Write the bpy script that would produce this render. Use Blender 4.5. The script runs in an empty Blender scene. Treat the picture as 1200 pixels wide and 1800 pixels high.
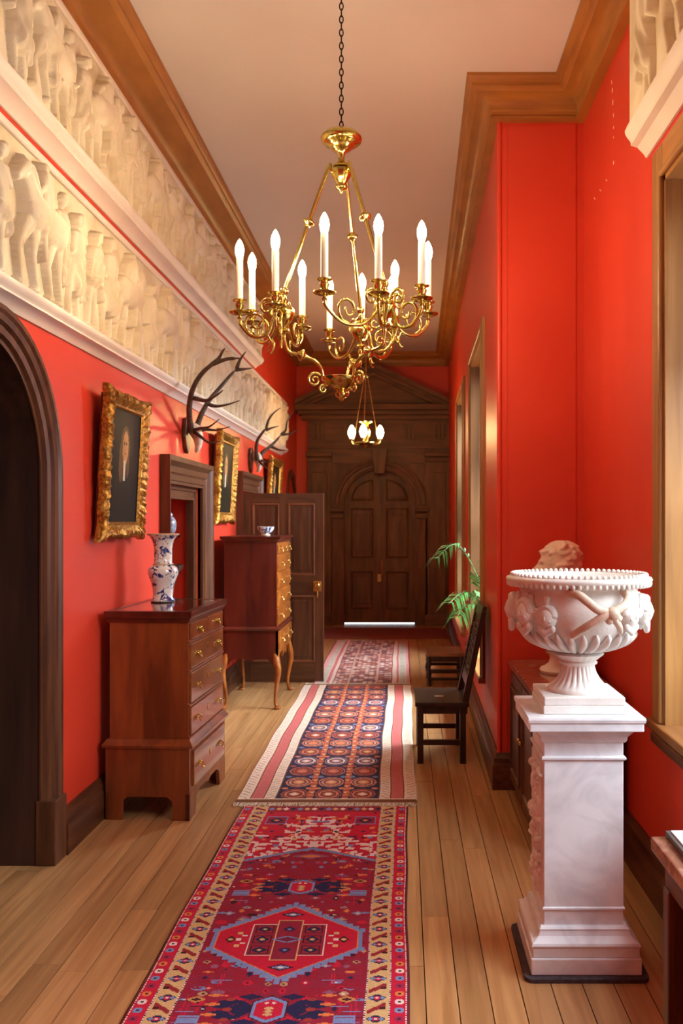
import bpy, math, random
import numpy as np
from mathutils import Vector, Matrix
random.seed(7); rng = np.random.RandomState(11)
PI = math.pi
scene = bpy.context.scene
COL = scene.collection

# ------------------------------------------------------------ camera, world, lights, exposure
F, VX, VY, EYE = 1550.0, 708.0, 915.0, 1.6          # focal length and vanishing point in 1200x1800 pixels, eye height
cam_data = bpy.data.cameras.new('camera')
cam = bpy.data.objects.new('camera', cam_data); COL.objects.link(cam)
cam.location = (0, 0, EYE); cam.rotation_euler = (PI/2, 0, 0)
cam_data.sensor_fit = 'VERTICAL'; cam_data.sensor_height = 36.0
cam_data.lens = 36.0*F/1800
cam_data.shift_x = -(VX-600)/1800; cam_data.shift_y = (VY-900)/1800
cam_data.clip_start = 0.05
cam_data.dof.use_dof = True; cam_data.dof.focus_distance = 3.5; cam_data.dof.aperture_fstop = 4.5
scene.camera = cam

world = bpy.data.worlds.new('overcast_sky'); scene.world = world; world.use_nodes = True
bg = world.node_tree.nodes['Background']
bg.inputs[0].default_value = (0.80, 0.90, 1.0, 1); bg.inputs[1].default_value = 2.0

def daylight(name, loc, sx, sz, watts, col=(0.84, 0.93, 1.0), rotz=0.0, tilt=0.0):
    """overcast daylight standing just outside a window, shining into the corridor (-x)"""
    l = bpy.data.lights.new(name, 'AREA'); l.shape = 'RECTANGLE'; l.size = sz; l.size_y = sx
    l.energy = watts; l.color = col
    o = bpy.data.objects.new(name, l); COL.objects.link(o)
    o.location = loc; o.rotation_euler = (0, PI/2 + tilt, rotz)
    return o
daylight('daylight_recess_window', (3.3, 2.2, 4.3), 4.2, 3.0, 600, tilt=-0.62)
daylight('daylight_added_window', (3.3, -1.2, 4.3), 3.6, 3.0, 680, tilt=-0.62)  # lamp for the added rear window, brightens what faces the camera
daylight('daylight_corridor_window', (2.8, 7.0, 4.2), 3.0, 3.0, 1500, tilt=-0.62)
daylight('daylight_far_window', (2.8, 9.9, 4.2), 2.6, 3.0, 1000, tilt=-0.62)

vs = scene.view_settings
vs.view_transform = 'Standard'; vs.look = 'None'; vs.gamma = 1.0; vs.use_curve_mapping = False
vs.exposure = 0.55

# ------------------------------------------------------------ helpers
def P(px, py, D):
    return Vector(((px-VX)/F*D, D, EYE-(py-VY)/F*D))
def lin(c):
    return tuple(((v/255.0)/12.92 if v/255.0 <= 0.04045 else ((v/255.0+0.055)/1.055)**2.4) for v in c)

class MB:
    def __init__(s): s.v = []; s.f = []
    def add(s, vs_, fs_):
        n = len(s.v); s.v += [tuple(p) for p in vs_]; s.f += [tuple(i+n for i in f) for f in fs_]; return s
    def box(s, x0, x1, y0, y1, z0, z1):
        return s.add([(x0,y0,z0),(x1,y0,z0),(x1,y1,z0),(x0,y1,z0),(x0,y0,z1),(x1,y0,z1),(x1,y1,z1),(x0,y1,z1)],
                     [(0,3,2,1),(4,5,6,7),(0,1,5,4),(1,2,6,5),(2,3,7,6),(3,0,4,7)])
    def prism(s, poly, mapf, a, b):
        n = len(poly)
        vs_ = [mapf(p[0], p[1], a) for p in poly] + [mapf(p[0], p[1], b) for p in poly]
        fs = [tuple(range(n))[::-1], tuple(range(n, 2*n))] + [(i, (i+1) % n, n+(i+1) % n, n+i) for i in range(n)]
        return s.add(vs_, fs)
    def lathe(s, prof, c=(0,0,0), n=24, flute=None, sx=1.0, sy=1.0):
        vs_ = []; fs = []
        for j, (r, z) in enumerate(prof):
            for i in range(n):
                a = 2*PI*i/n
                rr = r*(1+flute(j, a)) if flute else r
                vs_.append((c[0]+rr*math.cos(a)*sx, c[1]+rr*math.sin(a)*sy, c[2]+z))
        m = len(prof)
        for j in range(m-1):
            for i in range(n):
                fs.append((j*n+i, j*n+(i+1) % n, (j+1)*n+(i+1) % n, (j+1)*n+i))
        fs.append(tuple(range(n))[::-1]); fs.append(tuple((m-1)*n+i for i in range(n)))
        return s.add(vs_, fs)
    def tube(s, pts, rad, n=8, closed=False):
        pts = [Vector(p) for p in pts]; m = len(pts)
        if not hasattr(rad, '__len__'): rad = [rad]*m
        tang = []
        for i in range(m):
            a = pts[(i-1) % m] if (closed or i > 0) else pts[0]
            b = pts[(i+1) % m] if (closed or i < m-1) else pts[-1]
            t = b-a; tang.append(t.normalized() if t.length > 1e-9 else Vector((0,0,1)))
        up = Vector((0,0,1)) if abs(tang[0].z) < .9 else Vector((1,0,0))
        nrm = (up - tang[0]*up.dot(tang[0])).normalized()
        vs_ = []
        for i in range(m):
            nrm = nrm - tang[i]*nrm.dot(tang[i])
            nrm = nrm.normalized() if nrm.length > 1e-6 else tang[i].orthogonal().normalized()
            bi = tang[i].cross(nrm)
            for k in range(n):
                a = 2*PI*k/n
                vs_.append(pts[i] + (nrm*math.cos(a)+bi*math.sin(a))*rad[i])
        fs = []
        for i in range(m if closed else m-1):
            j = (i+1) % m
            for k in range(n):
                fs.append((i*n+k, i*n+(k+1) % n, j*n+(k+1) % n, j*n+k))
        if not closed:
            fs.append(tuple(range(n))[::-1]); fs.append(tuple((m-1)*n+k for k in range(n)))
        return s.add(vs_, fs)
    def sweep(s, path, prof, mapf, closed=False, pclosed=True):
        """path 2-D polyline, profile (offset to the left of the path, height) with mitred corners"""
        m = len(path); k = len(prof); vs_ = []
        for i in range(m):
            p = Vector(path[i])
            d0 = (p-Vector(path[i-1])).normalized() if (closed or i > 0) else None
            d1 = (Vector(path[(i+1) % m])-p).normalized() if (closed or i < m-1) else None
            if d0 is None: d0 = d1
            if d1 is None: d1 = d0
            n0 = Vector((-d0.y, d0.x)); n1 = Vector((-d1.y, d1.x))
            mt = n0+n1; mt = mt.normalized() if mt.length > 1e-6 else n0
            sc = 1.0/max(.3, mt.dot(n0))
            for (o, h) in prof:
                q = p+mt*(o*sc); vs_.append(mapf(q.x, q.y, h))
        fs = []
        for i in range(m if closed else m-1):
            j = (i+1) % m
            for a in range(k if pclosed else k-1):
                b = (a+1) % k
                fs.append((i*k+a, j*k+a, j*k+b, i*k+b))
        if not closed and pclosed:
            fs.append(tuple(range(k))); fs.append(tuple((m-1)*k+a for a in range(k))[::-1])
        return s.add(vs_, fs)
    def ball(s, c, rx, ry=None, rz=None, n=12, m=8, mat=None):
        ry = ry or rx; rz = rz or rx
        vs_ = []; fs = []
        for j in range(1, m):
            t = PI*j/m
            for i in range(n):
                a = 2*PI*i/n
                v = Vector((rx*math.sin(t)*math.cos(a), ry*math.sin(t)*math.sin(a), -rz*math.cos(t)))
                if mat: v = mat @ v
                vs_.append(v+Vector(c))
        b = Vector((0,0,-rz)); tp = Vector((0,0,rz))
        if mat: b = mat @ b; tp = mat @ tp
        vs_.append(b+Vector(c)); vs_.append(tp+Vector(c)); nb = len(vs_)-2
        for j in range(m-2):
            for i in range(n): fs.append((j*n+i, j*n+(i+1) % n, (j+1)*n+(i+1) % n, (j+1)*n+i))
        for i in range(n):
            fs.append((nb, (i+1) % n, i)); fs.append((nb+1, (m-2)*n+i, (m-2)*n+(i+1) % n))
        return s.add(vs_, fs)
    def mesh(s, name, m, smooth=False):
        me = bpy.data.meshes.new(name); me.from_pydata(s.v, [], s.f); me.update()
        import bmesh
        bm = bmesh.new(); bm.from_mesh(me); bmesh.ops.recalc_face_normals(bm, faces=bm.faces); bm.to_mesh(me); bm.free()
        if m: me.materials.append(m)
        if smooth is True:
            me.polygons.foreach_set('use_smooth', [True]*len(me.polygons))
        elif smooth:
            me.polygons.foreach_set('use_smooth', [True]*len(me.polygons)); me.set_sharp_from_angle(angle=math.radians(smooth))
        return me
    def build(s, name, m, parent=None, smooth=False, loc=None, bevel=0):
        o = link(name, s.mesh(name, m, smooth), parent)
        if loc is not None: o.location = loc
        if bevel:
            b = o.modifiers.new('bevel', 'BEVEL'); b.width = bevel; b.segments = 2; b.limit_method = 'ANGLE'
        return o

def link(name, data, parent=None, loc=None, rotz=0.0):
    o = bpy.data.objects.new(name, data); COL.objects.link(o)
    if parent: o.parent = parent
    if loc is not None: o.location = loc
    if rotz: o.rotation_euler = (0, 0, rotz)
    return o
def thing(name, label, cat, loc=(0,0,0), rotz=0.0, group=None):
    o = link(name, None, None, loc, rotz); o.empty_display_size = .05
    return tag(o, label, cat, group)
def tag(o, label, cat, group=None):
    o['label'] = label; o['category'] = cat
    if group: o['group'] = group
    return o
def struct(o, label=None, cat=None):
    o['kind'] = 'structure'
    if label: o['label'] = label
    if cat: o['category'] = cat
    return o
def cr(pts, n=8, closed=False):
    """Catmull-Rom resampling"""
    pts = [Vector(p) for p in pts]; out = []; m = len(pts)
    rng_ = range(m if closed else m-1)
    for i in rng_:
        p1 = pts[i]; p2 = pts[(i+1) % m]
        p0 = pts[(i-1) % m] if (closed or i > 0) else p1*2-p2
        p3 = pts[(i+2) % m] if (closed or i < m-2) else p2*2-p1
        for k in range(n):
            t = k/n
            out.append(.5*((2*p1)+(p2-p0)*t+(2*p0-5*p1+4*p2-p3)*t*t+(3*p1-p0-3*p2+p3)*t**3))
    if not closed: out.append(pts[-1])
    return out
XY = lambda a, b, h: (a, b, h)
def mapL(x0):      # plane of the left wall: (depth, height, out from the wall)
    return lambda a, b, h: (x0+h, a, b)

# ------------------------------------------------------------ materials
MATS = {}
def mat(name, c, c2=None, rough=.5, metal=0.0, scale=(6,6,6), nd=4, bump=0.0, bscale=None, coat=0.0, spec=.5, vary=0.0, lo=.35, hi=.65, dist=0.0, wave=None, sub=0.0):
    if name in MATS: return MATS[name]
    m = bpy.data.materials.new(name); m.use_nodes = True; nt = m.node_tree; N = nt.nodes; L = nt.links
    b = N['Principled BSDF']
    b.inputs['Roughness'].default_value = rough; b.inputs['Metallic'].default_value = metal
    b.inputs['Coat Weight'].default_value = coat; b.inputs['Coat Roughness'].default_value = .08
    b.inputs['Specular IOR Level'].default_value = spec
    if sub:
        b.inputs['Subsurface Weight'].default_value = sub; b.inputs['Subsurface Radius'].default_value = (.02,.015,.01)
    tc = N.new('ShaderNodeTexCoord'); mp = N.new('ShaderNodeMapping'); mp.inputs['Scale'].default_value = scale
    L.new(tc.outputs['Object'], mp.inputs['Vector'])
    oi = N.new('ShaderNodeObjectInfo')
    ad = N.new('ShaderNodeVectorMath'); ad.operation = 'MULTIPLY_ADD'
    ad.inputs[1].default_value = (1,1,1); L.new(mp.outputs[0], ad.inputs[0])
    cb = N.new('ShaderNodeCombineXYZ')
    ml = N.new('ShaderNodeMath'); ml.operation = 'MULTIPLY'; ml.inputs[1].default_value = 57.0 if vary else 0.0
    L.new(oi.outputs['Random'], ml.inputs[0])
    for k in range(3): L.new(ml.outputs[0], cb.inputs[k])
    L.new(cb.outputs[0], ad.inputs[2])
    nz = N.new('ShaderNodeTexNoise'); nz.inputs['Scale'].default_value = 1.0; nz.inputs['Detail'].default_value = nd
    nz.inputs['Distortion'].default_value = dist
    L.new(ad.outputs[0], nz.inputs['Vector'])
    c = lin(c); c2 = lin(c2) if c2 else c
    rp = N.new('ShaderNodeValToRGB'); rp.color_ramp.elements[0].position = lo; rp.color_ramp.elements[1].position = hi
    rp.color_ramp.elements[0].color = (*c, 1); rp.color_ramp.elements[1].color = (*c2, 1)
    L.new(nz.outputs[0], rp.inputs[0])
    out = rp.outputs[0]
    if vary:
        hs = N.new('ShaderNodeHueSaturation')
        mr = N.new('ShaderNodeMapRange'); mr.inputs['To Min'].default_value = 1-vary; mr.inputs['To Max'].default_value = 1+vary
        L.new(oi.outputs['Random'], mr.inputs[0]); L.new(mr.outputs[0], hs.inputs['Value']); L.new(out, hs.inputs['Color']); out = hs.outputs[0]
    L.new(out, b.inputs['Base Color'])
    if bump:
        bp = N.new('ShaderNodeBump'); bp.inputs['Strength'].default_value = bump; bp.inputs['Distance'].default_value = .01
        if bscale:
            n2 = N.new('ShaderNodeTexNoise'); n2.inputs['Scale'].default_value = bscale; n2.inputs['Detail'].default_value = 3
            L.new(tc.outputs['Object'], n2.inputs['Vector']); L.new(n2.outputs[0], bp.inputs['Height'])
        else: L.new(nz.outputs[0], bp.inputs['Height'])
        L.new(bp.outputs[0], b.inputs['Normal'])
    MATS[name] = m; return m
def vmat(name, rough=.9, bump=.3, bscale=400, coat=0, noise=.12, spec=.3):
    """colour woven / painted vertex by vertex, with fine relief"""
    if name in MATS: return MATS[name]
    m = bpy.data.materials.new(name); m.use_nodes = True; nt = m.node_tree; N = nt.nodes; L = nt.links
    b = N['Principled BSDF']; b.inputs['Roughness'].default_value = rough; b.inputs['Coat Weight'].default_value = coat
    b.inputs['Specular IOR Level'].default_value = spec
    at = N.new('ShaderNodeAttribute'); at.attribute_name = 'Col'
    tc = N.new('ShaderNodeTexCoord'); nz = N.new('ShaderNodeTexNoise'); nz.inputs['Scale'].default_value = bscale; nz.inputs['Detail'].default_value = 3
    L.new(tc.outputs['Object'], nz.inputs['Vector'])
    mr = N.new('ShaderNodeMapRange'); mr.inputs['To Min'].default_value = 1-noise*2; mr.inputs['To Max'].default_value = 1+noise*2
    L.new(nz.outputs[0], mr.inputs[0])
    hs = N.new('ShaderNodeHueSaturation'); L.new(mr.outputs[0], hs.inputs['Value']); L.new(at.outputs['Color'], hs.inputs['Color'])
    L.new(hs.outputs[0], b.inputs['Base Color'])
    bp = N.new('ShaderNodeBump'); bp.inputs['Strength'].default_value = bump; bp.inputs['Distance'].default_value = .004
    L.new(nz.outputs[0], bp.inputs['Height']); L.new(bp.outputs[0], b.inputs['Normal'])
    MATS[name] = m; return m
def emit(name, c, s):
    m = bpy.data.materials.new(name); m.use_nodes = True; N = m.node_tree.nodes
    b = N['Principled BSDF']; b.inputs['Base Color'].default_value = (*c, 1)
    b.inputs['Emission Color'].default_value = (*c, 1); b.inputs['Emission Strength'].default_value = s
    MATS[name] = m; return m
def glass_mat():
    m = bpy.data.materials.new('window_glass'); m.use_nodes = True; nt = m.node_tree; N = nt.nodes
    N.remove(N['Principled BSDF']); o = N['Material Output']
    t = N.new('ShaderNodeBsdfTransparent'); g = N.new('ShaderNodeBsdfGlossy'); g.inputs['Roughness'].default_value = .02
    fr = N.new('ShaderNodeFresnel'); fr.inputs[0].default_value = 1.45; mx = N.new('ShaderNodeMixShader')
    nt.links.new(fr.outputs[0], mx.inputs[0]); nt.links.new(t.outputs[0], mx.inputs[1]); nt.links.new(g.outputs[0], mx.inputs[2]); nt.links.new(mx.outputs[0], o.inputs[0])
    return m

RED = mat('red_wall_paint', (216,66,44), (210,60,38), rough=.40, scale=(1.5,1.5,1.5), bump=.04, bscale=180)
CEIL = mat('ceiling_plaster', (222,214,208), (216,207,200), rough=.9, scale=(.8,.8,.8), bump=.05, bscale=60)
CROWN = mat('varnished_crown_wood', (176,116,52), (154,98,42), rough=.42, scale=(3,3,30), nd=5)
DARKW = mat('dark_oak', (98,58,34), (70,38,20), rough=.38, scale=(26,26,2.2), nd=6, bump=.08, dist=.4)
DARKH = mat('dark_oak_level', (98,58,34), (68,36,20), rough=.36, scale=(26,2.2,26), nd=6, bump=.08, dist=.4)
DARKX = mat('dark_oak_cross', (92,54,30), (68,38,20), rough=.4, scale=(2.2,26,26), nd=6, bump=.08, dist=.4)
PORT = mat('portico_oak', (122,80,43), (92,58,30), rough=.5, scale=(14,14,2), nd=5, bump=.06)
PORTX = mat('portico_oak_level', (122,80,43), (92,58,30), rough=.5, scale=(2,14,14), nd=5, bump=.06)
LIGHTW = mat('light_oak_reveal', (172,124,68), (146,100,52), rough=.42, scale=(22,22,1.3), nd=6, bump=.05, dist=.6)
LIGHTH = mat('light_oak_level', (186,134,76), (164,114,60), rough=.36, scale=(22,1.5,22), nd=6, bump=.05, dist=.6)
PLANK = mat('oak_floorboard', (194,148,98), (160,114,70), rough=.34, scale=(34,1.6,30), nd=7, bump=.06, vary=.16, dist=.5, lo=.3, hi=.7)
PLASTER = mat('cream_plaster', (234,222,194), (206,188,150), rough=.75, lo=.42, hi=.72, scale=(4,4,4), bump=.15, bscale=70)
PLASTERW = mat('white_moulding_paint', (240,228,214), (234,220,204), rough=.5, scale=(4,4,4))
MAHOG = mat('mahogany_side', (146,72,32), (104,46,20), rough=.3, scale=(10,10,1.6), nd=5, bump=.03, coat=.35, dist=.8)
MAHOGD = mat('mahogany_dark', (96,34,20), (66,20,12), rough=.32, scale=(8,8,1.4), nd=5, bump=.03, coat=.3, dist=.8)
WALNUT = mat('walnut_drawer', (150,86,42), (112,58,26), rough=.22, scale=(9,3,9), nd=5, bump=.02, coat=.6, dist=1.2)
HONEY = mat('honey_walnut', (168,98,36), (130,68,22), rough=.28, scale=(10,4,10), nd=5, coat=.4, dist=1.0)
BRASS = mat('polished_brass', (218,204,124), (202,184,96), rough=.17, metal=1.0, scale=(30,30,30))
OLDBRASS = mat('old_brass', (214,180,110), (190,150,80), rough=.3, metal=1.0, scale=(40,40,40))
IRON = mat('dark_iron', (58,44,34), (40,30,24), rough=.5, metal=.8, scale=(40,40,40))
CANDLE = mat('candle_sleeve', (250,240,220), (244,232,208), rough=.5, scale=(10,10,10), sub=.15)
GILT = mat('gilt_gesso', (206,150,62), (130,86,28), rough=.36, metal=.75, scale=(60,60,60), nd=5, bump=.5, lo=.3, hi=.62)
GILTD = mat('gilt_shadow_side', (112,56,26), (74,34,16), rough=.6, scale=(30,30,30), bump=.3)
MARBLE = mat('white_marble', (232,237,242), (202,206,212), rough=.32, scale=(5,5,5), nd=8, dist=2.2, lo=.42, hi=.78, bump=.02)
CARVED = mat('carved_white_marble', (232,229,223), (214,209,202), rough=.45, scale=(9,9,9), nd=6, bump=.12, bscale=90)
BUSTM = mat('aged_marble', (246,232,216), (228,206,184), rough=.5, scale=(8,8,8), nd=6, bump=.1, bscale=60)
REDMARB = mat('red_veined_marble', (132,78,62), (196,150,128), rough=.16, scale=(7,7,7), nd=9, dist=3.0, lo=.44, hi=.74, coat=.3)
ANTLER = mat('antler_brown', (92,74,58), (58,44,34), rough=.6, scale=(40,40,40), nd=5, bump=.4)
BONE = mat('skull_bone', (226,212,192), (186,166,140), rough=.6, scale=(30,30,30), bump=.2)
FELT = mat('grey_felt', (84,74,80), (64,56,62), rough=1.0, scale=(60,60,60), bump=.5, bscale=500)
BLACKW = mat('black_oak_chair', (50,32,24), (30,18,14), rough=.3, scale=(20,20,3), nd=5, bump=.08)
LEAF = mat('palm_leaf', (84,148,72), (44,104,40), rough=.4, scale=(20,20,20), nd=3)
TERRA = mat('terracotta', (170,96,62), (146,78,50), rough=.8, scale=(12,12,12), bump=.2)
CHINA = mat('blue_white_china', (232,232,226), (44,60,124), rough=.1, scale=(26,26,26), nd=3, lo=.52, hi=.58, coat=.6, dist=1.2)
GREYJAR = mat('grey_blue_jar', (150,156,170), (84,90,110), rough=.2, scale=(30,30,30), coat=.4)
PAPER = mat('white_card', (236,240,242), (226,232,236), rough=.5, scale=(5,5,5))
PEWTER = mat('pewter_edge', (120,134,140), (90,100,106), rough=.35, metal=.6, scale=(5,5,5))
FRINGE = mat('wool_fringe', (222,206,184), (196,176,150), rough=1.0, scale=(40,40,40))
MATRED = mat('red_brown_mat', (140,66,52), (112,50,40), rough=1.0, scale=(90,90,90), nd=3, bump=.4)
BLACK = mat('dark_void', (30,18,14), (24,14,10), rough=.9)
CREAMTAG = mat('cream_tag', (226,184,134), (220,176,126), rough=.7)
GLASS = glass_mat()
BULB = emit('lit_candle_bulb', (1.0, .76, .46), 125.0)
BULB2 = emit('lit_pendant_bulb', (1.0, .66, .28), 95.0)
WOVEN = vmat('woven_wool'); PAINT = vmat('oil_paint', rough=.5, bump=.08, bscale=120, noise=.05, spec=.12, coat=0)

# ------------------------------------------------------------ the setting
XL, XR, DP, DFAR, DBACK, CEILZ = -1.64, 1.08, 5.27, 13.6, -2.6, 4.18
SLOPE = 0.0158
def RW(s, out, z):            # right corridor wall: s metres on from the pier's corner, out into the corridor
    return (0.571+s*SLOPE-out, DP+s+out*SLOPE, z)
SEND = DFAR-DP

# floor: a sub-floor with every board laid on it
fl = struct(MB().box(-2.5, 2.0, DBACK, DFAR+.2, -.12, -.024).build('floor', BLACK), 'honey oak boarded floor running the length of the corridor', 'floor')
bw = .1085; plank_meshes = {}
x = XL-.02-bw*6; row = 0
while x < 1.2:
    D = DBACK + random.uniform(0, 1.4)
    if D > DBACK: cuts = [DBACK]
    while D < DFAR+.05:
        cuts.append(D); D += random.uniform(1.5, 3.1)
    cuts.append(DFAR+.1)
    for a, b in zip(cuts[:-1], cuts[1:]):
        if b < 1.5: continue
        if x < XL-.1 and not (a < 4.6 and b > 2.4): continue
        if x < XL-.1: a, b = max(a, 2.8), min(b, 4.2)
        mb = MB(); g = .0019
        mb.box(x+g, x+bw-g, a+.001, b-.001, -.024, random.uniform(-.0012, 0))
        o = mb.build('floorboard', PLANK, fl)
    x += bw; row += 1

cl = MB().box(-2.6, 2.2, DBACK-.2, DFAR+.3, CEILZ, CEILZ+.15).build('ceiling', CEIL); struct(cl, 'plain warm white plaster ceiling', 'ceiling')

# left wall with its arch, alcove, doorway and far arched doorway
ARC_D, ARC_Z, ARC_R = 3.52, 1.80, .565           # near arch: centre depth, springing height, clear radius
AL0, AL1, ALZ = 6.14, 7.14, 1.86                 # alcove opening
DR0, DR1, DRZ = 8.86, 9.78, 1.90                 # doorway the open door belongs to
FA_D, FA_Z, FA_R = 12.9, 1.80, .46               # small far arch
WT = .30
def archpoly(dc, zs, r, d0, d1, ztop, n=24):
    left = [(d0, 0), (dc-r, 0), (dc-r, zs)] + [(dc-r*math.cos(PI*i/n), zs+r*math.sin(PI*i/n)) for i in range(1, n//2)] + [(dc, zs+r), (dc, ztop), (d0, ztop)]
    right = [(d1, 0), (d1, ztop), (dc, ztop), (dc, zs+r)] + [(dc+r*math.sin(PI*i/n), zs+r*math.cos(PI*i/n)) for i in range(1, n//2)] + [(dc+r, zs), (dc+r, 0)]
    return left, right
mb = MB(); mL = mapL(XL)
for poly in archpoly(ARC_D, ARC_Z, ARC_R+.09, DBACK-.2, 5.0, CEILZ): mb.prism(poly, mL, -WT, 0)
mb.box(XL-WT, XL, 5.0, AL0, 0, CEILZ); mb.box(XL-WT, XL, AL0, AL1, ALZ, CEILZ)
mb.box(XL-WT, XL, AL1, DR0, 0, CEILZ); mb.box(XL-WT, XL, DR0, DR1, DRZ, CEILZ); mb.box(XL-WT, XL, DR1, 11.5, 0, CEILZ)
for poly in archpoly(FA_D, FA_Z, FA_R, 11.5, DFAR+.2, CEILZ): mb.prism(poly, mL, -WT, 0)
wl = struct(mb.build('wall_left', RED), 'long red painted corridor wall under the plaster friezes', 'wall')

# right side: recess wall with a window and an added unseen one, pier, corridor wall with two windows
RW0, RW1, RWZ0, RWZ1 = 1.30, 3.61, .76, 3.01       # recess window
BW0, BW1 = -1.9, .45                                # unseen window, added behind the camera to boost frontal light
mb = MB(); T = .62
mb.box(XR, XR+T, DBACK-.2, BW0, 0, CEILZ)
mb.box(XR, XR+T, BW0, BW1, 0, RWZ0); mb.box(XR, XR+T, BW0, BW1, RWZ1, CEILZ)
mb.box(XR, XR+T, BW1, RW0, 0, CEILZ)
mb.box(XR, XR+T, RW0, RW1, 0, RWZ0); mb.box(XR, XR+T, RW0, RW1, RWZ1, CEILZ)
mb.box(XR, XR+T, RW1, DP+.3, 0, CEILZ)
wrr = struct(mb.build('wall_right_recess', RED), 'bright red recess wall beside the marble urn', 'wall')
for (px, y0, y1) in ((1075,142,148), (1076,156,163), (1077,176,184), (1078,200,206), (1078,222,226), (1078,240,243), (1078,283,289), (1067,312,318), (1056,330,336), (1046,344,351)):
    D_ = XR*F/(px-VX); z0, z1 = EYE-(y1-VY)/F*D_, EYE-(y0-VY)/F*D_; sk_ = .03 if px < 1070 else 0
    MB().prism([(D_-.006+sk_, z1), (D_+.006+sk_, z1), (D_+.004, z0), (D_-.003, z0)], lambda a, b, h: (XR-h, a, b), 0, .0012).build('paint_chip', PLASTERW if 'PLASTERW' in globals() else CEIL, wrr)
CWZ0, CWZ1, CT = .47, 2.98, .46
WINS = [(6.38-DP, 7.83-DP), (8.95-DP, 10.4-DP)]
mb = MB()
def wbox(m, s0, s1, z0, z1, o0=-CT, o1=0.0):
    vs_ = [RW(s, o, z) for z in (z0, z1) for (s, o) in ((s0,o0),(s1,o0),(s1,o1),(s0,o1))]
    return m.add(vs_, [(0,3,2,1),(4,5,6,7),(0,1,5,4),(1,2,6,5),(2,3,7,6),(3,0,4,7)])
edges = [0.0, WINS[0][0], WINS[0][1], WINS[1][0], WINS[1][1], SEND+.1]
wbox(mb, edges[0], edges[1], 0, CEILZ); wbox(mb, edges[2], edges[3], 0, CEILZ); wbox(mb, edges[4], edges[5], 0, CEILZ)
for a, b in WINS: wbox(mb, a, b, 0, CWZ0); wbox(mb, a, b, CWZ1, CEILZ)
mb.box(.9, XR+.4, DP, DP+.3, 0, CEILZ)
struct(mb.build('wall_right', RED), 'red corridor wall on the right with tall narrow windows', 'wall')
# the pier's rounded corner bead
mb = MB(); mb.tube([(0.577, DP+.006, .20), (0.577, DP+.006, 3.98)], .016, 12); mb.box(.618, .623, DP-.004, DP+.004, .2, 3.98)
struct(mb.build('trim_corner_bead', RED, smooth=40), 'red rounded bead on the pier corner', 'bead')
# far wall with the hole for the double door, rear wall
def XF(px): return (px-VX)/F*13.5
def ZF(py): return EYE-(py-VY)/F*13.5
mb = MB()
mb.box(-2.2, XF(598), DFAR, DFAR+.2, 0, CEILZ); mb.box(XF(735), 1.6, DFAR, DFAR+.2, 0, CEILZ); mb.box(XF(598), XF(735), DFAR, DFAR+.2, ZF(800), CEILZ)
struct(mb.build('wall_far', RED), 'red end wall behind the carved wooden portico', 'wall')
struct(MB().box(-2.5, 2.0, DBACK-.2, DBACK, 0, CEILZ).build('wall_back', RED), 'red wall behind the viewpoint', 'wall')

# crown moulding (mitred round the pier), two heavy runs
def crown_prof(p, ztop, h):
    z0 = ztop-h
    pts = [(-.01, z0), (.055, z0), (.055, z0+.018), (.045, z0+.03), (.045, z0+.05)]
    for i in range(7):
        t = i/6; pts.append((.05+(p-.11)*(1-math.cos(t*PI/2)), z0+.055+(h-.135)*math.sin(t*PI/2)))
    pts += [(p-.055, ztop-.075), (p-.03, ztop-.065), (p-.03, ztop-.045), (p-.012, ztop-.035), (p, ztop-.02), (p, ztop+.005), (-.01, ztop+.005)]
    return pts
mb = MB(); rc = RW(0, 0, 0); re = RW(SEND, 0, 0)
mb.sweep([(XR, DBACK), (XR, DP), (rc[0], rc[1]), (re[0], DFAR), (XL, DFAR), ], crown_prof(.20, CEILZ, .205), XY)
struct(mb.build('trim_crown_right', CROWN, smooth=35), 'brown varnished crown moulding stepping round the red pier', 'moulding')
mb = MB(); mb.sweep([(XL, DFAR), (XL, DBACK)], crown_prof(.285, CEILZ, .205), XY)
struct(mb.build('trim_crown_left', CROWN, smooth=35), 'brown varnished crown moulding above the upper frieze', 'moulding')
# baseboards
BP = [(-.005, 0), (.04, 0), (.04, .135), (.034, .15), (.03, .155), (.03, .185), (.018, .2), (.012, .215), (-.005, .215)]
def baseboard(name, path, label):
    mb = MB(); mb.sweep(path, BP, XY); return struct(mb.build(name, DARKH, smooth=30), label, 'baseboard')
for i, (a, b) in enumerate([(ARC_D+ARC_R+.13, AL0-.18), (AL1+.2, DR0-.2), (DR1+.2, FA_D-FA_R-.14)]):
    baseboard('baseboard_left_%d' % (i+1), [(XL, b), (XL, a)], ['dark oak baseboard between the near arch and the alcove', 'dark oak baseboard behind the tall chest', 'dark oak baseboard beyond the open door'][i])
baseboard('baseboard_left_4', [(XL, ARC_D-ARC_R-.13), (XL, DBACK)], 'dark oak baseboard on the near side of the arch')
baseboard('baseboard_right', [(XR, DBACK), (XR, DP), (rc[0], rc[1]), (re[0], DFAR-.1)], 'dark oak baseboard wrapping round the red pier')

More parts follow.
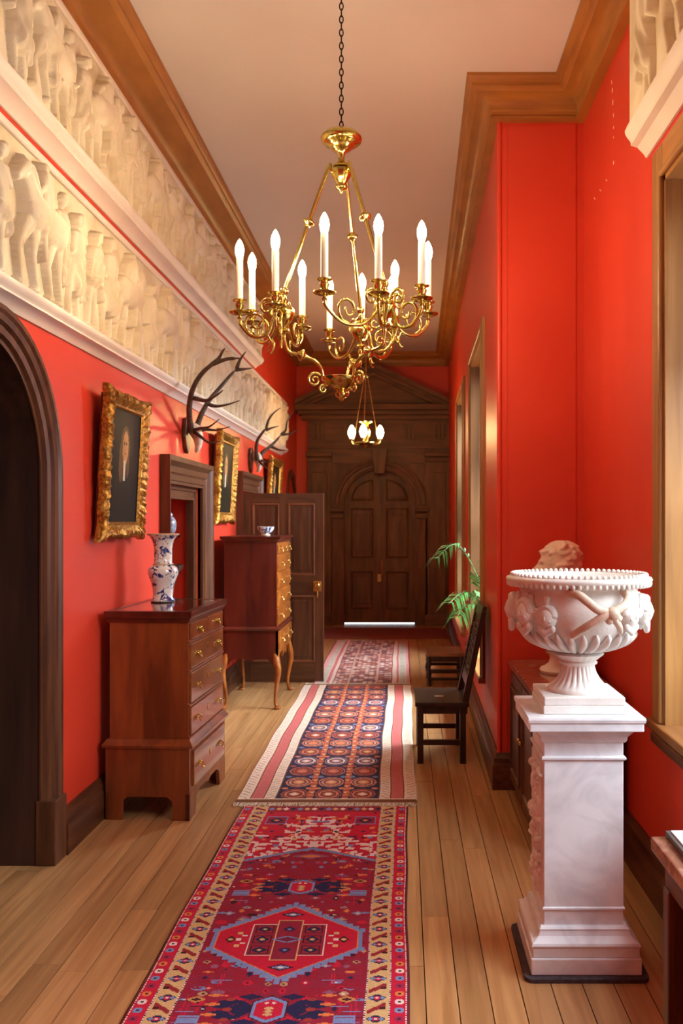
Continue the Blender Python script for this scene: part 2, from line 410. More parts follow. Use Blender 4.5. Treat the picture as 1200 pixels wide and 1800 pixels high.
# near arch: moulded trim, panelled dark lining
def arch_path(dc, zs, r, z0, n=28):
    return [(dc+r, z0), (dc+r, zs)] + [(dc+r*math.cos(PI*i/n), zs+r*math.sin(PI*i/n)) for i in range(1, n)] + [(dc-r, zs), (dc-r, z0)]
arch_root = struct(link('door_1', None), 'dark wood arched doorway with moulded trim at the left edge', 'doorway')
TP = [(0,-.042), (0,-.035), (-.018,-.033), (-.024,-.014), (-.05,-.008), (-.058,-.016), (-.066,.004), (-.088,.012), (-.098,.024), (-.118,.024), (-.125,.014), (-.125,.0), (-.086,.0), (-.086,-.042)]
mb = MB(); mb.sweep(arch_path(ARC_D, ARC_Z, ARC_R-.005, .0), TP, mL); mb.build('arch_trim', DARKW, arch_root, smooth=30)
for sgn in (1, -1):
    d = ARC_D+sgn*(ARC_R+.055)
    MB().box(XL-.06, XL+.034, d-.062, d+.078, 0, .30).build('plinth_block', DARKW, arch_root, bevel=.006)
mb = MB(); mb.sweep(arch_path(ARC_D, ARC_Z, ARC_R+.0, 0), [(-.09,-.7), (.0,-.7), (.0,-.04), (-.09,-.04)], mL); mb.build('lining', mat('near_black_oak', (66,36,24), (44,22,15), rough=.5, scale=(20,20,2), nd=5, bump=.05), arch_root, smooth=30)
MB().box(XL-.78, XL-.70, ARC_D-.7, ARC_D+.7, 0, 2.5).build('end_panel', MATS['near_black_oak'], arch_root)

def architrave(root, d0, d1, ztop, w=.19, m=DARKW):
    pr = [(0,-.02), (0,.02), (-.02,.02), (-.024,.03), (-.06,.034), (-.07,.024), (-.08,.036), (-.12,.042), (-.13,.03), (-w+.05,.05), (-w+.035,.066), (-w,.07), (-w,-.02)]
    mb = MB(); mb.sweep([(d1, 0), (d1, ztop), (d0, ztop), (d0, 0)], pr, mL); mb.build('architrave', m, root, smooth=30)
# alcove with shelves
al = struct(link('door_2', None), 'dark wood framed alcove with red lining behind the blue and white vase', 'alcove')
architrave(al, AL0, AL1, ALZ)
mb = MB(); mb.sweep([(AL1, 0), (AL1, ALZ), (AL0, ALZ), (AL0, 0)], [(0,-.09), (0,-.03), (.03,-.03), (.035,-.045), (.075,-.045), (.08,-.03), (.10,-.03), (.10,-.09)], mL); mb.build('inner_frame', DARKW, al, smooth=30)
mb = MB()
mb.box(XL-.66, XL-.56, AL0-.1, AL1+.1, 0, ALZ+.1); mb.box(XL-.6, XL-.095, AL0-.06, AL0+.012, 0, ALZ+.05); mb.box(XL-.6, XL-.095, AL1-.012, AL1+.06, 0, ALZ+.05); mb.box(XL-.6, XL-.095, AL0, AL1, ALZ-.012, ALZ+.05); mb.box(XL-.6, XL-.02, AL0, AL1, -.02, .003)
mb.build('lining', RED, al)
for z in (.35, .8, 1.19, 1.49):
    MB().box(XL-.55, XL-.16, AL0, AL1, z-.02, z).build('shelf', mat('alcove_shelf', (120,40,22), (96,30,16), rough=.5), al)
# doorway with the standing-open door
dw = struct(link('door_3', None), 'dark wood doorway behind the open panelled door', 'doorway')
architrave(dw, DR0, DR1, DRZ)
MB().box(XL-.34, XL-.30, DR0-.1, DR1+.1, 0, DRZ+.1).build('back_panel', BLACK, dw)  # dark sheet closing the opening, its colour stands for the darkness beyond
fa = struct(link('door_4', None), 'small dark arched doorway at the far end of the left wall', 'doorway')
mb = MB(); mb.sweep(arch_path(FA_D, FA_Z, FA_R, 0, 16), [(0,-.02), (0,.02), (-.05,.03), (-.09,.02), (-.09,-.02)], mL); mb.build('arch_trim', DARKW, fa, smooth=30)
MB().box(XL-.3, XL-.12, FA_D-FA_R, FA_D+FA_R, 0, FA_Z+FA_R).build('door_panel', DARKW, fa)

# windows: (name, mapping of (along, in-from-wall-face, up), extent)
def window(name, label, M, a0, a1, z0, z1, depth, nx, nz, sillout=.05, w=.10, WD=None, nosing=True):
    WD = WD or LIGHTW
    """M(a, t, z): a along the wall, t metres INTO the wall from its face"""
    root = struct(link(name, None), label, 'window')
    def bx(a, b, t0, t1, zz0, zz1):
        vs_ = [M(q, t, z) for z in (zz0, zz1) for (q, t) in ((a,t0),(b,t0),(b,t1),(a,t1))]
        return MB().add(vs_, [(0,3,2,1),(4,5,6,7),(0,1,5,4),(1,2,6,5),(2,3,7,6),(3,0,4,7)])
    # reveal boards
    for (a, b) in ((a0, a0+.02), (a1-.02, a1)): bx(a, b, -.012, depth, z0, z1).build('reveal_panel', WD, root)
    bx(a0, a1, -.012, depth, z1-.02, z1).build('soffit_board', LIGHTH, root)
    bx(a0-w-.01, a1+w+.01, -sillout, depth, z0-.035, z0+.005).build('sill', LIGHTH if not nosing else mat('sill_oak', (150,100,56), (124,80,42), rough=.35, scale=(22,1.5,22), nd=6), root, bevel=.008)
    if nosing: bx(a0-.05, a1+.05, -.055, .01, z0-.075, z0-.035).build('sill_nosing', DARKH, root, bevel=.006)
    # architrave: flat strip and half-round bead
    for (p, q, r, s_) in ((a0-w, a0+.0, z0, z1+w), (a1-.0, a1+w, z0, z1+w)):
        bx(p, q, -.022, .02, r, s_).build('frame_strip', LIGHTW, root, bevel=.008)
    bx(a0, a1, -.022, .02, z1, z1+w).build('frame_strip', LIGHTH, root, bevel=.008)
    for a in (a0-.012, a1+.012):
        MB().tube([M(a, -.022, z0+.01), M(a, -.022, z1)], .013, 10).build('frame_bead', LIGHTW, root, smooth=40)
    MB().tube([M(a0, -.022, z1+.012), M(a1, -.022, z1+.012)], .013, 10).build('frame_bead', LIGHTH, root, smooth=40)
    # sash, glazing bars, panes
    t0, t1 = depth-.07, depth-.02; fw = .06
    bx(a0+.02, a0+.02+fw, t0, t1, z0, z1-.02).build('sash_stile', LIGHTW, root); bx(a1-.02-fw, a1-.02, t0, t1, z0, z1-.02).build('sash_stile', LIGHTW, root)
    for z in (z0, (z0+z1)/2-.03, z1-.08): bx(a0+.08, a1-.08, t0, t1, z, z+fw).build('sash_rail', LIGHTH, root)
    A0, A1, Z0, Z1 = a0+.08, a1-.08, z0+fw, z1-.08
    for i in range(1, nx):
        a = A0+(A1-A0)*i/nx; bx(a-.01, a+.01, t0+.01, t1-.01, Z0, Z1).build('glazing_bar', LIGHTW, root)
    for j in range(1, nz):
        if j == nz//2: continue
        z = Z0+(Z1-Z0)*j/nz; bx(A0, A1, t0+.012, t1-.012, z-.01, z+.01).build('glazing_bar', LIGHTH, root)
    for i in range(nx):
        for j in range(nz):
            p, q = A0+(A1-A0)*i/nx, A0+(A1-A0)*(i+1)/nx; r, s_ = Z0+(Z1-Z0)*j/nz, Z0+(Z1-Z0)*(j+1)/nz
            me = MB(); me.add([M(p, t0+.025, r), M(q, t0+.025, r), M(q, t0+.025, s_), M(p, t0+.025, s_)], [(0,1,2,3)]); me.build('pane', GLASS, root)
    return root
MR = lambda a, t, z: (XR+t, a, z)
MC = lambda a, t, z: RW(a, -t, z)
window('window_1', 'tall recess window with pale oak reveal at the right edge', MR, RW0, RW1, RWZ0, RWZ1, .60, 3, 4, .05, .14)
window('window_2_added', 'unseen tall window added behind the viewpoint for frontal light', MR, BW0, BW1, RWZ0, RWZ1, .60, 3, 4, .05, .14)
window('window_3', 'nearer tall window in the corridor wall, behind the palm', MC, WINS[0][0], WINS[0][1], CWZ0, CWZ1, .44, 2, 4, .05, .08, mat('shaded_reveal_oak', (112,78,44), (88,58,30), rough=.45, scale=(20,20,1.3), nd=6), False)  # reveals in a darker copy of the oak, their dimness put into the colour
window('window_4', 'farther tall window in the corridor wall near the portico', MC, WINS[1][0], WINS[1][1], CWZ0, CWZ1, .44, 2, 4, .05, .08, mat('shaded_reveal_oak', (112,78,44), (88,58,30), rough=.45, scale=(20,20,1.3), nd=6), False)  # same darkened oak, the reveal's shade is in its colour

# ------------------------------------------------------------ portico and double door on the far wall
pt = struct(link('trim_portico', None), 'carved dark wood portico with pediment and arch round the far door', 'portico')
FY = DFAR                                   # wall face; things stand proud towards the camera (-y)
def fb(px0, px1, py0, py1, d0, d1):
    return MB().box(XF(px0), XF(px1), FY-d1, FY-d0, ZF(py1), ZF(py0))
FM = lambda a, b, h: (a, FY-h, b)
cx_, apex = (521+791)/2, 640
fb(541, 790, 736, 814, 0, .10).build('frieze_board', PORTX, pt)
for i in range(3): fb(520+i*5, 792, [712,722,730][i], [722,730,738][i], 0, [.26,.20,.15][i]).build('cornice', PORTX, pt, bevel=.008)
MB().prism([(XF(524), ZF(712)), (XF(790), ZF(712)), (XF(cx_), ZF(apex+8))], FM, 0, .08).build('tympanum', PORTX, pt)
for s in (-1, 1):
    ex = 520 if s < 0 else 792
    for (off, th, dep) in ((0, 8, .26), (8, 7, .2), (15, 6, .15)):
        p = [(XF(ex), ZF(704+off)), (XF(cx_), ZF(apex+off)), (XF(cx_), ZF(apex+off+th)), (XF(ex), ZF(704+off+th))]
        MB().prism(p, FM, 0, dep).build('raking_cornice', PORTX, pt)
for px in (560, 613, 666, 719, 771):
    for k in range(3):
        fb(px-9+k*7, px-9+k*7+4, 746, 771, .10, .135).build('triglyph_bar', PORT, pt)
    fb(px-11, px+11, 772, 775, .10, .13).build('triglyph_sill', PORTX, pt)
    fb(px-11, px+11, 742, 745, .10, .13).build('triglyph_cap', PORTX, pt)
fb(541, 790, 784, 789, 0, .15).build('architrave_fillet', PORTX, pt)
for (a, b) in ((541, 582), (748, 790)):
    fb(a, b, 812, 1102, 0, .12).build('pilaster', PORT, pt)
    fb(a+7, b-7, 830, 1060, .12, .135).build('pilaster_panel', PORT, pt, bevel=.01)
    fb(a-3, b+2, 796, 803, 0, .2).build('capital', PORTX, pt, bevel=.01); fb(a-1, b+1, 805, 812, 0, .17).build('capital', PORTX, pt, bevel=.01)
    fb(a-3, b+2, 1080, 1103, 0, .2).build('pilaster_base', PORTX, pt, bevel=.015)
# spandrel board with the arch cut out
AC, ASP = 666.5, 888.0; AR = 62/F*13.5
axc, azc = XF(AC), ZF(ASP)
half = [(axc+AR*math.sin(PI/2*i/14), azc+AR*math.cos(PI/2*i/14)) for i in range(15)]
for s in (-1, 1):
    poly = [(axc, ZF(788))] + [(axc+s*(p[0]-axc), p[1]) for p in half] + [(axc+s*AR, 0), (XF(582) if s < 0 else XF(748), 0), (XF(582) if s < 0 else XF(748), ZF(788))]
    MB().prism(poly, FM, -.02, .07).build('spandrel_board', PORT, pt)
ap = [(axc+AR, azc)] + [(axc+AR*math.cos(PI*i/24), azc+AR*math.sin(PI*i/24)) for i in range(1, 24)] + [(axc-AR, azc)]
AP = [(0,.05), (0,.11), (-.03,.12), (-.035,.10), (-.08,.10), (-.09,.125), (-.13,.13), (-.135,.16), (-.165,.17), (-.17,.05)]
MB().sweep(ap, AP, FM).build('archivolt', PORT, pt, smooth=30)
MB().prism([(XF(658), ZF(833)), (XF(676), ZF(833)), (XF(681), ZF(790)), (XF(653), ZF(790))], FM, .05, .24).build('keystone', PORT, pt, bevel=.01)
for (a, b) in ((580, 605), (728, 752)):
    fb(a, b, 893, 899, .06, .21).build('impost', PORTX, pt, bevel=.008); fb(a+2, b-1, 903, 911, .06, .17).build('impost', PORTX, pt, bevel=.008)
    fb(a+3, b, 911, 1102, .06, .12).build('jamb', PORT, pt, bevel=.01)
dd = struct(link('door_5', None), 'dark wood double door with arched top at the corridor end', 'door')
for s in (-1, 1):
    e = .004
    poly = [(axc+s*.001, 0.022), (axc+s*.001, azc+AR*1.03)] + [(axc+s*(p[0]-axc)*1.03, azc+(p[1]-azc)*1.03) for p in half[1:]] + [(axc+s*AR*1.03, 0.022)]
    leaf = MB().prism(poly, FM, -.08, -.025).build('leaf', PORT, dd)
    def pan(a, b, y0, y1, arch=False):
        x0, x1 = sorted((XF(AC+s*a), XF(AC+s*b))); z0, z1 = ZF(y1), ZF(y0)
        if arch:
            xi = XF(AC+s*a); r = (b-a)/F*13.5
            pp = [(xi, z0)] + [(xi+s*r*math.cos(PI/2*i/8), z0+(z1-z0)*math.sin(PI/2*i/8)) for i in range(9)]
        else: pp = [(x0,z0),(x1,z0),(x1,z1),(x0,z1)]
        if s < 0 and arch: pp = pp[::-1]
        MB().sweep(pp, [(0,-.03), (0,.0), (.012,.008), (.022,-.008), (.03,-.03)], FM, closed=True).build('panel_mould', PORT, leaf)
        c = Vector((sum(p[0] for p in pp)/len(pp), sum(p[1] for p in pp)/len(pp)))
        q = [tuple(c+(Vector(p)-c)*.72) for p in pp]
        MB().prism(q, FM, -.03, -.012).build('panel', PORT, leaf, bevel=.006)
    pan(11, 51, 842, 880, True); pan(11, 51, 893, 981); pan(11, 51, 1005, 1071)
MB().box(axc-.02, axc+.02, FY-.005, FY+.03, .035, azc+AR).build('astragal', PORT, dd)
MB().tube([FM(XF(671), ZF(985), .02), FM(XF(671), ZF(985), .06), FM(XF(671), ZF(1010), .06), FM(XF(671), ZF(1010), .02)], .012, 8).build('pull_handle', OLDBRASS, dd, smooth=40)
fb(663, 669, 1010, 1023, -.01, .02).build('lock_plate', OLDBRASS, dd)

# ------------------------------------------------------------ plaster friezes
def capsules_height(caps, W, Hh, cell, seed):
    nx, ny = int(W/cell)+1, int(Hh/cell)+1
    X, Y = np.meshgrid(np.arange(nx)*cell, np.arange(ny)*cell)
    Z = np.full(X.shape, -1.0)
    r_ = np.random.RandomState(seed)
    for c in caps:
        x1, y1, r1, x2, y2, r2, lift = c[:7]; fold = c[7] if len(c) > 7 else 0
        dx, dy = x2-x1, y2-y1; L2 = dx*dx+dy*dy+1e-9
        t = np.clip(((X-x1)*dx+(Y-y1)*dy)/L2, 0, 1)
        d = np.hypot(X-(x1+t*dx), Y-(y1+t*dy)); rr = r1+(r2-r1)*t
        h = np.sqrt(np.maximum(rr*rr-d*d, 0))*.74+lift*1.0
        if fold:
            side = ((X-x1)*dy-(Y-y1)*dx)/math.sqrt(L2)
            h = h+fold*np.sin(side*130+4*np.sin(Y*14+seed))+fold*.5*np.sin(X*60-Y*50+seed)
        h = np.where(d < rr, h, -1.0); Z = np.maximum(Z, h)
    return X, Y, Z
def relief_mesh(name, caps, W, Hh, cell, seed):
    X, Y, Z = capsules_height(caps, W, Hh, cell, seed)
    inside = Z > 0; ny, nx = Z.shape
    Zs = np.where(inside, Z+.015, -.005)
    # soften one step so that edges roll over instead of stepping
    k = np.pad(Zs, 1, mode='edge'); Zs = .7*Zs+.075*(k[:-2,1:-1]+k[2:,1:-1]+k[1:-1,:-2]+k[1:-1,2:])
    cellin = inside[:-1,:-1] | inside[1:,:-1] | inside[:-1,1:] | inside[1:,1:]
    idx = -np.ones(Z.shape, int); used = np.zeros(Z.shape, bool)
    used[:-1,:-1] |= cellin; used[1:,:-1] |= cellin; used[:-1,1:] |= cellin; used[1:,1:] |= cellin
    idx[used] = np.arange(used.sum())
    v = np.stack([Zs[used], X[used]-W/2, Y[used]], 1)
    J, I = np.nonzero(cellin)
    f = np.stack([idx[J,I], idx[J,I+1], idx[J+1,I+1], idx[J+1,I]], 1)
    me = bpy.data.meshes.new(name); me.from_pydata(v.tolist(), [], f.tolist()); me.update()
    me.polygons.foreach_set('use_smooth', [True]*len(me.polygons)); me.materials.append(PLASTER)
    return me
def human_caps(seed, W, Hh):
    r = random.Random(seed); cx = W/2; k = Hh
    caps = []; lean = r.uniform(-.07, .07)*k; st = r.uniform(.05, .11)*k; fc = r.choice((-1, 1))
    hip = (cx, .50*k); sh = (cx+lean, .77*k); hd = (sh[0]+fc*r.uniform(.0,.03)*k, .905*k)
    drape = seed % 3 != 1
    for s in (-1, 1):
        kn = (hip[0]+s*st*.8+fc*r.uniform(.0,.05)*k, .27*k); ft = (kn[0]+s*st*.3-fc*r.uniform(0,.07)*k, .035*k)
        caps += [(hip[0]+s*.035*k, hip[1], .066*k, kn[0], kn[1], .043*k, .006), (kn[0], kn[1], .042*k, ft[0], ft[1], .024*k, .004), (ft[0], ft[1], .022*k, ft[0]+fc*.055*k, .02*k, .016*k, .004)]
        el = (sh[0]+s*r.uniform(.12,.18)*k, r.uniform(.58,.70)*k); ha = (el[0]+fc*r.uniform(.02,.14)*k, r.choice([.46,.54,.80,.90])*k)
        caps += [(sh[0]+s*.08*k, sh[1]-.01*k, .042*k, el[0], el[1], .032*k, .020), (el[0], el[1], .031*k, ha[0], ha[1], .022*k, .026), (ha[0], ha[1], .026*k, ha[0]+fc*.02*k, ha[1]+.01*k, .02*k, .026)]
    caps += [(hip[0], hip[1], .080*k, sh[0], sh[1]-.04*k, .098*k, .014, .002), (sh[0], sh[1], .040*k, hd[0], hd[1]-.04*k, .036*k, .014), (hd[0], hd[1], .056*k, hd[0]+fc*.008*k, hd[1]-.03*k, .042*k, .028)]
    caps += [(hd[0]+fc*.05*k, hd[1]-.012*k, .012*k, hd[0]+fc*.058*k, hd[1]-.018*k, .010*k, .028), (hd[0]-fc*.02*k, hd[1]+.025*k, .045*k, hd[0]-fc*.035*k, hd[1]-.02*k, .034*k, .034, .004)]
    if drape:
        caps.append((sh[0]-fc*.02*k, sh[1]-.10*k, .085*k, hip[0], .30*k, .105*k, .012, .008))
        caps.append((sh[0]-fc*.08*k, sh[1]-.02*k, .05*k, sh[0]-fc*.17*k, .22*k, .04*k, .010, .009))
    else:
        caps.append((sh[0]-fc*.07*k, sh[1]-.02*k, .05*k, sh[0]-fc*.19*k, .36*k, .055*k, .002, .009))
        caps.append((hip[0]-.06*k, .47*k, .05*k, hip[0]+.07*k, .44*k, .05*k, .03, .006))
    return caps
def horse_caps(seed, W, Hh):
    r = random.Random(seed); k = Hh; ox = .06*k; caps = []
    up = r.uniform(.0, .10)*k if seed % 2 else 0
    b0 = (ox+.22*k, .56*k); b1 = (ox+.62*k, .58*k+up)
    nk = (b1[0]+.17*k, .84*k+up*.4); hd = (nk[0]+.12*k, .74*k+up*.3)
    caps += [(b0[0], b0[1], .15*k, b1[0], b1[1], .145*k, .012), (b1[0]+.02*k, b1[1]+.04*k, .12*k, nk[0], nk[1], .07*k, .014), (nk[0], nk[1], .066*k, hd[0], hd[1], .036*k, .024), (nk[0]-.02*k, nk[1]+.05*k, .03*k, nk[0]-.01*k, nk[1]+.09*k, .012*k, .02)]
    caps += [(b1[0]+.02*k, b1[1]+.12*k, .05*k, nk[0]-.05*k, nk[1]+.02*k, .04*k, .03, .006)]
    for (bx, ph) in ((b0[0]-.06*k, -.06), (b0[0]+.06*k, .05), (b1[0]-.02*k, -.03), (b1[0]+.09*k, .12)):
        lift = up if bx > b0[0]+.1*k else 0
        kn = (bx+ph*k+r.uniform(-.02,.03)*k, .28*k+lift*1.2); ft = (kn[0]+r.uniform(-.10,.0)*k, .035*k+lift*1.5)
        caps += [(bx, .47*k+lift, .075*k, kn[0], kn[1], .038*k, .010), (kn[0], kn[1], .036*k, ft[0], ft[1], .022*k, .008), (ft[0], ft[1], .028*k, ft[0]+.04*k, ft[1]-.01*k, .022*k, .01)]
    caps += [(b0[0]-.14*k, .60*k, .035*k, b0[0]-.22*k, .40*k, .045*k, .006, .005), (b0[0]-.22*k, .40*k, .045*k, b0[0]-.18*k, .22*k, .02*k, .006, .005)]
    hx = ox+.44*k                                             # rider
    caps += [(hx, .64*k, .075*k, hx+.03*k, .86*k, .085*k, .03, .003), (hx+.04*k, .955*k, .045*k, hx+.045*k, .93*k, .04*k, .034), (hx+.01*k, .64*k, .06*k, hx+.10*k, .48*k, .045*k, .045), (hx+.10*k, .48*k, .042*k, hx+.06*k, .27*k, .028*k, .04), (hx+.05*k, .83*k, .038*k, hx+.17*k, .73*k, .03*k, .04), (hx-.04*k, .84*k, .05*k, hx-.17*k, .62*k, .06*k, .012, .007)]
    return caps
FIGS = {}
def figure(kind, i, Hh, cell):
    key = (kind, i, round(Hh, 2), cell)
    if key not in FIGS:
        W = Hh*(1.12 if kind == 'horse' else .72)
        caps = (horse_caps if kind == 'horse' else human_caps)(i*13+5, W, Hh)
        FIGS[key] = (relief_mesh('relief_'+kind, caps, W, Hh*1.02, cell, i), W)
    return FIGS[key]
def moulding_prof(z0, z1, p):
    h = z1-z0; pts = [(.002, z0), (.012, z0), (.022, z0+.12*h), (.05*1, z0+.34*h), (p*.75, z0+.40*h), (p*.75, z0+.50*h), (p*.8, z0+.56*h)]
    for i in range(5):
        t = i/4; pts.append((p*.8+p*.2*math.sin(t*PI/2), z0+.56*h+.30*h*t))
    pts += [(p, z0+.88*h), (p*.93, z0+.91*h), (p*.93, z1), (.002, z1)]
    return pts
def frieze(name, label, x0, facing, d0, d1, zb, zs, zt, proud, seq_seed, path, rotz, far_cell=True):
    root = thing(name, label, 'frieze', (x0, d0, 0))
    root.location = (0,0,0)
    xf = x0+facing*proud
    x0 += facing*.002
    mb = MB().box(min(x0, xf), max(x0, xf), d0, d1, zs-.01, zt)
    mb.build('slab', PLASTER, root)
    s = facing
    mb = MB(); mb.box(min(xf, xf+s*.018), max(xf, xf+s*.018), d0, d1, zt-.035, zt); mb.build('top_fillet', PLASTERW, root, bevel=.006)
    mb = MB(); mb.sweep(path, moulding_prof(zb, zs, proud+.045), XY); mb.build('moulding', PLASTERW, root, smooth=30)
    r = random.Random(seq_seed); Hh = zt-zs-.06; d = d0+.05; n = 0
    while d < d1-.15:
        kind = 'horse' if 'HPHPPHHPHPPPHP'[(n+seq_seed) % 14] == 'H' else 'person'
        far = d > 6.5
        me, W = figure(kind, r.randrange(6 if kind == 'horse' else 10), Hh*r.choice([1, .97, .9]), .0085 if far else .0060)
        if d+W*.9 > d1: kind = 'person'; me, W = figure('person', r.randrange(8), Hh, .011)
        if d+W*.85 > d1: break
        n += 0 if d+W > 2.0 else 1
        if d+W > 2.0:
            o = link('horse_and_rider' if kind == 'horse' else 'standing_figure', me, root, (xf+s*(.0 if n % 2 else -.004), d+W/2, zs+.002))
            if facing < 0: o.rotation_euler = (0, 0, PI)
            if r.random() < .45: o.scale = (1, -1, 1)
            n += 1
            if kind == 'horse' and r.random() < .7:       # someone half hidden behind the horse's rump
                m2, w2 = figure('person', r.randrange(8), Hh, .0085 if far else .0060)
                o2 = link('standing_figure', m2, root, (xf-s*.03, d+W*.97, zs+.002))
                if facing < 0: o2.rotation_euler = (0, 0, PI)
        d += W*(.88 if kind == 'horse' else .62)
    return root
frieze('plaster_frieze', 'lower cream plaster frieze of horses and figures running above the portraits', XL, 1, 1.6, 11.9, 2.47, 2.56, 3.19, .06, 3, [(XL, 11.82), (XL, 1.6)], 0)
frieze('plaster_frieze', 'upper cream plaster frieze of horses and figures below the left crown moulding', XL, 1, 1.6, 9.87, 3.285, 3.39, 3.985, .06, 8, [(XL, 9.76), (XL, 1.6)], 0)
frieze('plaster_frieze', 'cream plaster frieze end at the top right corner on the recess wall', XR, -1, 1.2, 3.97, 3.195, 3.33, 3.985, .06, 21, [(XR, 1.2), (XR, 3.88)], 0)

# ------------------------------------------------------------ woven rugs (colour per knot)
def C(*c): return np.array(lin(c))
class Cloth:
    def __init__(s, w, l, cell, base):
        s.w, s.l, s.cell = w, l, cell; s.nx, s.ny = int(round(w/cell)), int(round(l/cell))
        s.U, s.V = np.meshgrid((np.arange(s.nx)+.5)*cell-w/2, (np.arange(s.ny)+.5)*cell)
        s.A = np.tile(C(*base), (s.ny, s.nx, 1)).astype(float)
    def put(s, mask, c): s.A[mask] = C(*c)
    def rect(s, u0, u1, v0, v1, c): s.put((s.U >= u0) & (s.U < u1) & (s.V >= v0) & (s.V < v1), c)
    def disc(s, u, v, ru, rv, c): s.put(((s.U-u)/ru)**2+((s.V-v)/rv)**2 < 1, c)
    def diam(s, u, v, ru, rv, c, only=None):
        m = abs(s.U-u)/ru+abs(s.V-v)/rv < 1
        s.put(m if only is None else m & only, c)
    def hexa(s, u, v, hu, hv, side, c):          # apexes up and down the rug, short straight flanks
        m = (abs(s.U-u) < hu) & (abs(s.V-v) < side+(hv-side)*(1-abs(s.U-u)/hu)); s.put(m, c)
    def hexv(s, u, v, hu, hv, flat, c):          # long cartouche with pointed ends
        m = (abs(s.U-u) < hu*np.clip((hv-abs(s.V-v))/(hv-flat), 0, 1)) & (abs(s.V-v) < hv); s.put(m, c)
    def object(s, name, loc, th, label, wav=0.0):
        nx, ny = s.nx, s.ny
        xs = np.linspace(-s.w/2, s.w/2, nx+1); ys = np.linspace(0, s.l, ny+1)
        Xg, Yg = np.meshgrid(xs, ys)
        Zg = np.full(Xg.shape, th)
        Xg = Xg+wav*np.sin(Yg*2.3+1)*.6+wav*.4*np.sin(Yg*7.1)
        Zg[0,:] = Zg[-1,:] = .001; Zg[:,0] = Zg[:,-1] = .001
        v = np.stack([Xg, Yg, Zg], -1).reshape(-1, 3)
        J, I = np.meshgrid(np.arange(ny), np.arange(nx), indexing='ij'); a = J*(nx+1)+I
        f = np.stack([a, a+1, a+nx+2, a+nx+1], -1).reshape(-1, 4)
        me = bpy.data.meshes.new(name); me.from_pydata(v.tolist(), [], f.tolist()); me.update()
        at = me.color_attributes.new('Col', 'FLOAT_COLOR', 'CORNER')
        c4 = np.concatenate([s.A.reshape(-1, 3), np.ones((nx*ny, 1))], 1)
        at.data.foreach_set('color', np.repeat(c4, 4, axis=0).astype(np.float32).ravel())
        me.materials.append(WOVEN)
        o = link(name, me, None, loc); tag(o, label, 'rug', 'runner rugs along the corridor'); return o
def fringe(o, w, y, out, n, th):
    mb = MB(); r = random.Random(5)
    for i in range(n):
        x = -w/2+w*(i+.5)/n; l = out*r.uniform(.7, 1.1)
        mb.tube([(x, y, th), (x+r.uniform(-.006,.006), y+l*.5, .006), (x+r.uniform(-.012,.012), y+l, .005)], .0028, 4)
    f = mb.build('fringe', FRINGE, o); f['kind'] = 'stuff'

# near runner: crimson field, tan border
CR, WI, TAN, NAVY, BLUE, WHT, ORG, DK, GRN = (198,26,58), (146,34,60), (212,176,122), (36,34,74), (122,142,190), (232,212,204), (222,128,70), (70,24,34), (70,104,96)
r1 = Cloth(.92, 2.875, .005, WI); U, V = r1.U, r1.V; rr = random.Random(4)
D0 = 2.04
nz = rng.rand(r1.ny//6+2, r1.nx//10+2); big = np.repeat(np.repeat(nz, 6, 0), 10, 1)[:r1.ny, :r1.nx]
r1.put(big > .62, (150,26,50)); 
sv = lambda D: D-D0
fieldw = .315
# field filling: small mirrored motifs
for k in range(330):
    u = rr.uniform(.02, fieldw-.02); v = rr.uniform(.05, 2.87); c = rr.choice([CR, CR, BLUE, NAVY, ORG, WI, DK, (150,90,120), (190,150,110)])
    a, b = rr.uniform(.008, .026), rr.uniform(.007, .020)
    for s_ in (-1, 1):
        (r1.diam if rr.random() < .7 else r1.disc)(s_*u, v, a, b, c)
        if k % 3 == 0: r1.diam(s_*u, v, a*.45, b*.45, rr.choice([WHT, TAN, DK]))
for k in range(26):
    u = rr.uniform(.12, .29); v = rr.uniform(.05, 2.85)
    for s_ in (-1, 1):
        r1.rect(s_*u-.002, s_*u+.003, v-.04, v+.04, CR); r1.rect(s_*u-.03, s_*u+.03, v-.003, v+.002, rr.choice([CR, DK, BLUE]))
def palmette(vc):
    """navy winged palmette round a red cartouche"""
    for s_ in (-1, 1):
        for j, (a, b, ru, rv) in enumerate([(.09,.0,.05,.05), (.13,.045,.05,.022), (.13,-.045,.05,.022), (.16,.02,.04,.018), (.16,-.02,.04,.018), (.07,.075,.045,.02), (.07,-.075,.045,.02)]):
            r1.diam(s_*a, vc+b, ru, rv, NAVY)
        for b in (-.085, -.03, .03, .085): r1.diam(s_*.19, vc+b, .03, .012, ORG); 
        for b in (-.06, 0, .06): r1.disc(s_*.135, vc+b, .016, .012, (160,60,50))
        r1.rect(s_*.25-.035, s_*.25+.035, vc-.09, vc-.035, BLUE); 
        for q in range(3): r1.rect(s_*.25-.03, s_*.25+.03, vc-.085+q*.018, vc-.081+q*.018, WI)
        r1.diam(s_*.25, vc+.06, .035, .022, (200,140,80)); r1.diam(s_*.25, vc+.06, .018, .011, DK)
    r1.hexv(0, vc, .062, .085, .045, DK); r1.hexv(0, vc, .057, .079, .042, BLUE); r1.hexv(0, vc, .044, .062, .034, CR)
    for b in (-.03, -.012, .006): r1.diam(0, vc+b, .018, .012, TAN)
    r1.disc(-.012, vc+.038, .008, .006, WHT); r1.disc(.012, vc+.038, .008, .006, WHT)
